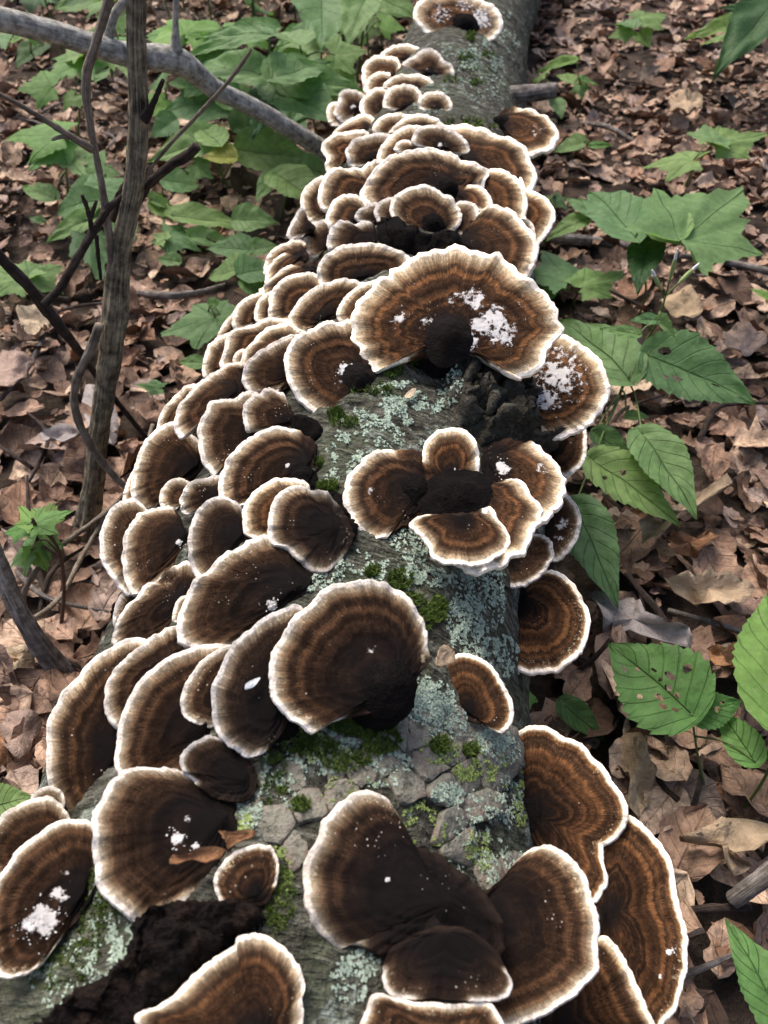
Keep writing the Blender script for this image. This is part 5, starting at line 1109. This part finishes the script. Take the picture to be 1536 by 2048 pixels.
# beyond the log, right side
plant('leafy_plant', 'far seedling beside the bark with the broken branch stub', (1115,205), [(O,(1095,190),(1062,165),40,.06),(O,(1110,200),(1125,232),36,.05),(M_,(1090,150),(1060,160),40,.08)])
plant('leafy_plant', 'far seedling with narrow bright leaves against the litter', (1165,180), [(O,(1160,160),(1200,165),24,.07,{'mat':'leaf_bright'}),(O,(1150,165),(1110,140),26,.07),(M_,(1160,170),(1165,195),40,.06),(O,(1150,120),(1070,135),24,.06,{'mat':'leaf_bright'})])
plant('leafy_plant', 'far pale leafy plant among litter beyond the ragged lobed leaves', (1290,95), [(M_,(1280,40),(1340,25),70,.10),(O,(1270,55),(1230,30),40,.10),(O,(1280,65),(1300,90),50,.08),(M_,(1260,60),(1215,75),44,.09)])
plant('fern', 'dark fern frond drooping over the far litter', (1540,120), [(O,(1560,0),(1455,85),60,.15,{'mat':'leaf_dark'}),(O,(1500,40),(1375,62),36,.12),(O,(1470,75),(1400,80),28,.12),(O,(1540,20),(1440,10),30,.14,{'mat':'leaf_dark'})], cat='fern')
plant('leafy_plant', 'tiny grass like sprig beside the long dark stick', (1540,600), [(O,(1545,600),(1500,570),16,.05,{'mat':'leaf_bright'})])
plant('leafy_plant', 'small lobed seedling beside the wide brown shelf over the litter', (1120,410), [(M_,(1110,395),(1140,420),34,.05),(O,(1100,405),(1075,390),22,.05)])
# left side, from the log towards the upright stem
plant('leafy_plant', 'tall plant whose big leaves hang above the far fungus cluster', (700,240), [(O,(645,-25),(645,60),110,.17,{'droop':.3,'dh':-.03}),(O,(735,-15),(703,58),66,.18,{'droop':.4,'dh':-.03}),(O,(735,-12),(815,12),60,.17),(M_,(760,40),(805,52),56,.12,{'mat':'leaf_bright'}),(M_,(640,95),(570,75),70,.12)], stem_r=3)
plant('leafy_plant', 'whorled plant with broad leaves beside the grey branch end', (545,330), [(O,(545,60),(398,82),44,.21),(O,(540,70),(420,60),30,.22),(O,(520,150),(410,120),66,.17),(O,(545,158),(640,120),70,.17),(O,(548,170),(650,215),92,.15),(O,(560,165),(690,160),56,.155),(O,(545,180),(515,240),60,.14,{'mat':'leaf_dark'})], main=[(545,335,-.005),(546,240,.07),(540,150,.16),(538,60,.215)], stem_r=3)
plant('leafy_plant', 'low broad leaved plant under the grey branch', (470,400), [(O,(470,195),(352,212),72,.12),(O,(380,175),(345,150),40,.13),(O,(430,280),(320,300),56,.09),(O,(470,260),(530,240),70,.10,{'mat':'leaf_dark'}),(O,(480,300),(600,312),66,.085),(O,(440,290),(400,250),50,.1)], stem_r=2.4)
plant('leafy_plant', 'plant with large round leaf touching the pale tan shelf', (560,440), [(O,(550,350),(640,395),66,.075),(O,(600,330),(655,345),40,.08),(O,(560,345),(520,385),40,.07)])
plant('leafy_plant', 'yellowing leaf on a thin stalk under the grey branch', (440,370), [(O,(470,315),(418,312),44,.09,{'mat':'leaf_yellow'})])
plant('maple_seedling', 'maple seedling with light leaves behind the grey branch and upright stem', (360,190), [(M_,(385,75),(325,35),90,.18,{'mat':'leaf_bright'}),(M_,(370,70),(430,35),90,.19,{'mat':'leaf_bright'}),(M_,(340,75),(300,65),60,.17,{'mat':'leaf_bright'})])
plant('maple_seedling', 'maple seedling with pointed leaves between thin side stem and grey branch', (150,300), [(M_,(165,120),(105,150),84,.15,{'mat':'leaf_bright'}),(M_,(105,175),(45,172),66,.13,{'mat':'leaf_bright'}),(M_,(170,105),(140,75),60,.16),(M_,(150,190),(128,212),44,.12),(M_,(225,100),(255,135),80,.15),(O,(190,160),(200,120),44,.14)])
plant('maple_seedling', 'maple seedling with the palest large leaves beside the tan twig', (130,420), [(M_,(120,270),(30,262),84,.12,{'mat':'leaf_bright'}),(M_,(120,285),(65,325),80,.11,{'mat':'leaf_bright'}),(M_,(120,300),(160,340),80,.10),(O,(110,398),(48,368),30,.06)])
plant('leafy_plant', 'low seedling with wide leaves behind the fork of the dead stem', (210,480), [(M_,(210,330),(160,355),90,.09),(M_,(205,380),(245,355),80,.09),(O,(200,400),(120,410),76,.07),(O,(195,430),(110,468),36,.06),(O,(240,430),(255,480),50,.06),(M_,(180,480),(200,540),60,.05,{'mat':'leaf_dark'})])
plant('leafy_plant', 'row of low oval leaves beyond the upright stem', (330,470), [(O,(345,432),(468,438),44,.05),(O,(300,410),(345,420),50,.055),(O,(325,360),(385,368),44,.07),(O,(300,400),(330,405),40,.06),(M_,(330,470),(390,490),60,.04),(O,(380,472),(452,478),30,.04),(M_,(330,480),(310,470),40,.04)])
plant('leafy_plant', 'cluster of rounded leaves touching the outer rims of the upper flank', (490,585), [(O,(470,440),(535,438),44,.06),(O,(500,500),(430,492),46,.06),(O,(480,540),(425,545),60,.06),(O,(480,550),(540,530),64,.06),(O,(490,560),(530,590),50,.055),(O,(500,500),(545,490),30,.06)])
plant('maple_seedling', 'jagged dark leaf with small holes near the outer fungus rims', (420,680), [(M_,(430,635),(335,655),80,.04),(M_,(440,630),(480,620),60,.045),(O,(420,610),(460,612),24,.05)])
for i, (x, y, w_) in enumerate([(380,723,50),(295,772,52),(340,520,38),(75,440,24),(110,455,20)]):
    plant('ground_seedling', ['single dark leaf on litter just off the middle flank', 'single lobed leaf on litter between stem base and flank', 'single small leaf on litter beyond the dead stem', 'tiny sprout on litter by the forked dark branch', 'tiny sprout on litter by the forked dark branch'][i], (x + 8, y + 10), [(O if i != 1 else M_, (x + w_ / 2, y + 4), (x - w_ / 2, y - 4), w_ * .6, .022, {'mat': 'leaf'})], group='single leaves on the litter')
plant('maple_seedling', 'pair of lobed leaves beneath the forked dark branch', (70,600), [(M_,(60,560),(110,530),80,.05),(M_,(50,560),(-20,530),80,.05)])
plant('maple_seedling', 'bright maple seedling on a bent reddish stalk beside the thick stick', (116,1300), [(M_,(68,1048),(35,1005),66,.115,{'mat':'leaf_bright'}),(M_,(68,1050),(140,1012),76,.115,{'mat':'leaf_bright'}),(M_,(60,1055),(0,1060),60,.11,{'mat':'leaf_bright'}),(M_,(62,1100),(10,1130),80,.09),(M_,(70,1095),(95,1145),86,.09),(M_,(80,1080),(135,1090),80,.095),(M_,(90,1040),(110,1000),70,.10)], stem='red_stem', main=[(116,1300,.0),(128,1180,.05),(115,1095,.095),(72,1050,.115)], stem_r=4)
plant('leafy_plant', 'single green leaf beside the half hidden brown shelf fungus', (-40,1640), [(O,(-30,1620),(62,1590),90,.05)])
plant('maple_seedling', 'pale maple seedling under the arch of the grey branch beside the upright stem', (330,330), [(M_,(330,200),(300,225),60,.11,{'mat':'leaf_bright'}),(M_,(330,160),(300,170),50,.12),(O,(350,240),(310,262),60,.1),(M_,(390,330),(420,350),60,.07)])
plant('maple_seedling', 'pale maple seedling behind the thick outer end of the grey branch', (60,110), [(M_,(60,60),(25,50),60,.2,{'mat':'leaf_bright'}),(M_,(40,55),(80,65),50,.2,{'mat':'leaf_bright'}),(M_,(20,80),(-20,60),50,.19)])
plant('leafy_plant', 'leafy plant with overlapping broad leaves right behind the far fungus cluster', (640,300), [(O,(620,130),(560,160),80,.14),(O,(640,140),(700,170),80,.14),(O,(630,180),(590,220),90,.12),(O,(640,190),(680,230),70,.11),(O,(600,90),(560,60),70,.17),(M_,(670,110),(720,100),70,.16),(O,(560,230),(600,265),60,.1)])
plant('leafy_plant', 'leafy plant under the slanting thin twig and the grey branch', (420,260), [(O,(470,120),(520,160),60,.16),(M_,(440,90),(400,120),70,.17),(O,(430,150),(380,180),60,.14),(O,(450,190),(500,220),60,.12),(M_,(480,70),(520,40),70,.18,{'mat':'leaf_bright'})])
rq = random.Random(99)
for i in range(120):                # the undergrowth thickens away from the log
    X = rq.uniform(-1.6, 0.42); Y = rq.uniform(1.35, 3.3); zz = 0
    if i % 8 == 0: X = rq.uniform(0.85, 2.0)
    pp, dep = project(np.array([[X, Y, 0.1]]))
    if dep[0] < 0.3 or not (-200 < pp[0][0] < 1736): continue
    if np.min(np.linalg.norm((np.array([X, Y, 0.1]) - axis_pts)[:, :2], axis=1)) < 0.2: continue
    r2, _ = project(np.array([[X, Y, 0.0]])); lv = []
    for k in range(rq.randint(3, 5)):
        hg = rq.uniform(.05, .22); a_ = rq.uniform(0, 6.28); s = rq.uniform(.06, .12)
        b, _ = project(np.array([[X + .02 * math.cos(a_), Y + .02 * math.sin(a_), hg]])); t_, _ = project(np.array([[X + (s + .02) * math.cos(a_), Y + (s + .02) * math.sin(a_), hg - .01]]))
        lv.append((rq.choice('om'), tuple(b[0]), tuple(t_[0]), 60, hg, {'dh': -.01, 'mat': rq.choice(['leaf', 'leaf', 'leaf_dark', 'leaf_bright'])}))
    plant('undergrowth_plant', 'low green seedling in the far undergrowth beyond the grey branch' if X < .6 else 'low green seedling in the far litter beyond the crusted topmost fungus', tuple(r2[0]), lv, stem_r=2, group='far undergrowth seedlings')

# ------------------------------------------------------------------ dead leaves
def dead_leaf_mesh(k):
    rq = random.Random(k * 11 + 3); nu, nv = 9, 6
    typ = k % 4; V = []; A = []
    bend, curl, tw_, ph = rq.uniform(-.5, .6), rq.uniform(.1, .9), rq.uniform(-.5, .5), rq.uniform(0, 50)
    wd = rq.uniform(.5, .85)
    for i in range(nu + 1):
        u = i / nu
        pr = math.sin(math.pi * min(1, max(0, u)) ** .8) ** .7 if 0 < u < 1 else 0.02
        if typ == 1: pr *= 0.62 + 0.38 * abs(math.sin(u * 3.5 * math.pi))          # lobed
        if typ == 2: pr *= 1 - .4 * (noise.noise(Vector((u * 6, ph, 0))) > .1)
        for j in range(nv + 1):
            v = j / nv * 2 - 1
            rag = 1 + .22 * noise.noise(Vector((u * 7 + ph, v * 2, 1)))
            x, y = u - .5, v * pr * wd * .5 * rag
            z = curl * 1.0 * (y * y) * 2.2 + bend * .35 * (u - .5) ** 2 + tw_ * .35 * (u - .5) * y * 2 + .13 * noise.noise(Vector((u * 4 + ph, v * 2.2, 2))) + .05 * noise.noise(Vector((u * 11 + ph, v * 6, 2)))
            V.append((x, y, z)); A.append((u, v, 0))
    F = [(i * (nv + 1) + j, i * (nv + 1) + j + 1, (i + 1) * (nv + 1) + j + 1, (i + 1) * (nv + 1) + j) for i in range(nu) for j in range(nv)]
    V = np.array(V); V[:, 2] -= V[:, 2].min()
    return V, F, np.array(A)
DL = [dead_leaf_mesh(k) for k in range(16)]
DLM = []
for k, (V, F, A) in enumerate(DL):
    o = mesh('dead_leaf', V, F, MAT['litter'], None, {'luv': A}); DLM.append(o.data); bpy.data.objects.remove(o)
def clear_of_log(x, y, m=0.0):
    return np.min(np.hypot(axis_pts[:, 0] - x, axis_pts[:, 1] - y)) > 0.088 + m
def euler_m(rx, ry, rz):
    from mathutils import Euler
    return np.array(Euler((rx, ry, rz)).to_matrix())
rq = random.Random(2024)
ac = Acc()
def mass(n, smin, smax, xr, yr, zlo, zhi):
    for _ in range(n):
        x, y = rq.uniform(*xr), rq.uniform(*yr)
        if not clear_of_log(x, y): continue
        V, F, A = DL[rq.randrange(16)]; s = rq.uniform(smin, smax)
        Mx = euler_m(rq.gauss(0, .33), rq.gauss(0, .33), rq.uniform(0, 6.28))
        W = (V * (s, s, s * rq.uniform(.5, 1.4))) @ Mx.T
        ac.add(W + (x, y, gh(x, y) + rq.uniform(zlo, zhi) - min(0, W[:, 2].min() * .5)), F, luv=A, rnd=rq.random())
mass(4200, .025, .055, (-1.3, 1.4), (-.35, 1.4), 0, .012)
mass(5200, .03, .065, (-2.2, 2.4), (1.3, 3.6), 0, .012)
mass(6500, .008, .024, (-1.1, 1.2), (-.1, 1.6), .006, .024)
mass(3600, .010, .026, (-1.8, 2.0), (1.4, 3.2), .006, .022)
tag(ac.build('leaf_litter', MAT['litter_mass']), 'mat of brown dead leaves and leaf crumbs covering the forest floor', 'leaf litter', kind='stuff')
n_l = 0; tries = 0; placed = []
while n_l < 270 and tries < 20000:
    tries += 1
    px, py = rq.uniform(-20, 1556), rq.uniform(120, 2060)
    if 330 < px < 1050 and py > 200: continue
    p = at_z(px, py, .015)
    if p[1] > 2.2 or not clear_of_log(p[0], p[1], .02): continue
    if any(abs(p[0] - q[0]) + abs(p[1] - q[1]) < .017 for q in placed): continue
    placed.append(p)
    o = bpy.data.objects.new('dead_leaf', DLM[rq.randrange(16)]); COL.objects.link(o)
    s = rq.uniform(.026, .056); o.scale = (s, s, s * rq.uniform(.6, 1.5))
    o.rotation_euler = (rq.gauss(0, .28), rq.gauss(0, .28), rq.uniform(0, 6.28)); o.location = (p[0], p[1], gh(p[0], p[1]) + rq.uniform(.012, .026))
    side = p[0] > np.interp(p[1], axis_pts[:, 1], axis_pts[:, 0])
    tag(o, 'dry brown fallen leaf on the litter along the leafy plant side of the log' if side else 'dry brown fallen leaf on the litter around the upright dead stem', 'dead leaf', 'fallen leaves on the plant side' if side else 'fallen leaves on the stem side'); n_l += 1
def big_leaf(pts, z, mat, label, curl=.012, lift=0.0):
    P3 = [at_z(x, y, z + lift + 0.009 * math.sin(i * 1.7)) for i, (x, y) in enumerate(pts)]
    return scrap('dead_leaf', 0, P3, MAT[mat], label, 'dead leaf', None, curl, .0007, 'notable fallen leaves')
big_leaf([(1175,1205),(1200,1190),(1225,1215),(1260,1200),(1275,1230),(1330,1255),(1380,1275),(1370,1310),(1310,1300),(1260,1280),(1220,1290),(1195,1270),(1205,1245)], .03, 'purple_leaf', 'pale mauve grey lobed dead leaf under the thin reddish twig')
big_leaf([(1185,1290),(1235,1270),(1255,1330),(1275,1385),(1285,1440),(1255,1455),(1215,1410),(1190,1360)], .022, 'pink_leaf', 'pinkish dead leaf beneath the leaf with insect holes')
big_leaf([(1265,1080),(1300,1060),(1360,1025),(1420,990),(1450,978),(1455,995),(1420,1020),(1370,1050),(1320,1085),(1290,1105),(1268,1105)], .035, 'tan_leaf', 'long rolled pale tan dead leaf below the drooping pointed leaf', .02)
big_leaf([(1328,1088),(1345,1075),(1380,1090),(1420,1078),(1432,1090),(1400,1105),(1385,1125),(1350,1125),(1332,1110)], .035, 'orange_leaf', 'small orange brown curled leaf below the rolled tan leaf', .012)
big_leaf([(1408,1315),(1435,1300),(1462,1310),(1468,1340),(1445,1350),(1425,1335)], .035, 'orange_leaf', 'orange leaf piece between the holey leaf and the big bright leaf')
big_leaf([(1325,1185),(1370,1172),(1440,1178),(1500,1190),(1480,1220),(1430,1235),(1380,1230),(1340,1205)], .03, 'tan_leaf', 'crumpled tan dead leaf near the big bright toothed leaf', .02)
big_leaf([(1345,1690),(1400,1665),(1460,1650),(1530,1670),(1520,1700),(1460,1720),(1500,1745),(1470,1765),(1430,1735),(1420,1705),(1370,1695)], .035, 'tan_leaf', 'lobed pale dead leaf in front of the thick dark stick end', .015)
big_leaf([(1240,1490),(1290,1520),(1300,1570),(1280,1640),(1255,1650),(1245,1580),(1225,1520)], .02, 'tan_leaf', 'upright shaded tan leaf beside the chipped rim shelf', .02)
big_leaf([(45,655),(62,640),(95,642),(106,665),(92,686),(62,692)], .035, 'cream_leaf', 'cream dead leaf just behind the forked dark branch', .02)
big_leaf([(-20,650),(5,640),(22,655),(15,680),(-10,685)], .03, 'tan_leaf', 'tan dead leaf scrap next to the cream one by the forked branch', .02)
big_leaf([(-10,730),(40,715),(75,725),(60,760),(20,790),(-20,790)], .03, 'pink_leaf', 'pale pinkish crumpled leaf under the dark branch')
big_leaf([(82,885),(110,862),(160,868),(175,880),(160,895),(120,896)], .04, 'purple_leaf', 'mauve grey dead leaf behind the foot of the upright stem')
big_leaf([(170,800),(200,790),(235,830),(240,880),(205,905),(180,870)], .02, 'purple_leaf', 'mauve leaf lying right behind the stem foot')
big_leaf([(15,1450),(60,1430),(90,1450),(80,1500),(50,1530),(20,1510)], .02, 'pink_leaf', 'pinkish dead leaf under the outermost low shelf fungus')
big_leaf([(-20,1500),(15,1490),(35,1530),(20,1560),(-20,1560)], .02, 'orange_leaf', 'rusty orange leaf on dark ground under the low shelves')
big_leaf([(15,1320),(50,1300),(75,1330),(60,1360),(20,1352)], .02, 'cream_leaf', 'cream leaf scrap beside the base of the thick stick')
big_leaf([(143,720),(155,708),(164,715),(155,730)], .03, 'orange_leaf', 'bright orange leaf scrap by the bent side stem')
big_leaf([(1330,210),(1360,198),(1395,203),(1402,225),(1375,238),(1340,232)], .025, 'tan_leaf', 'cream crumpled leaf among far litter above the ragged leaves', .02)
big_leaf([(1440,680),(1490,660),(1530,690),(1500,720),(1460,715)], .03, 'pink_leaf', 'pinkish leaf in the bright litter beyond the largest leaf of the flowering plant')
big_leaf([(1320,610),(1380,590),(1400,640),(1350,650)], .025, 'tan_leaf', 'tan leaf beneath the small upper leaves of the flowering plant')
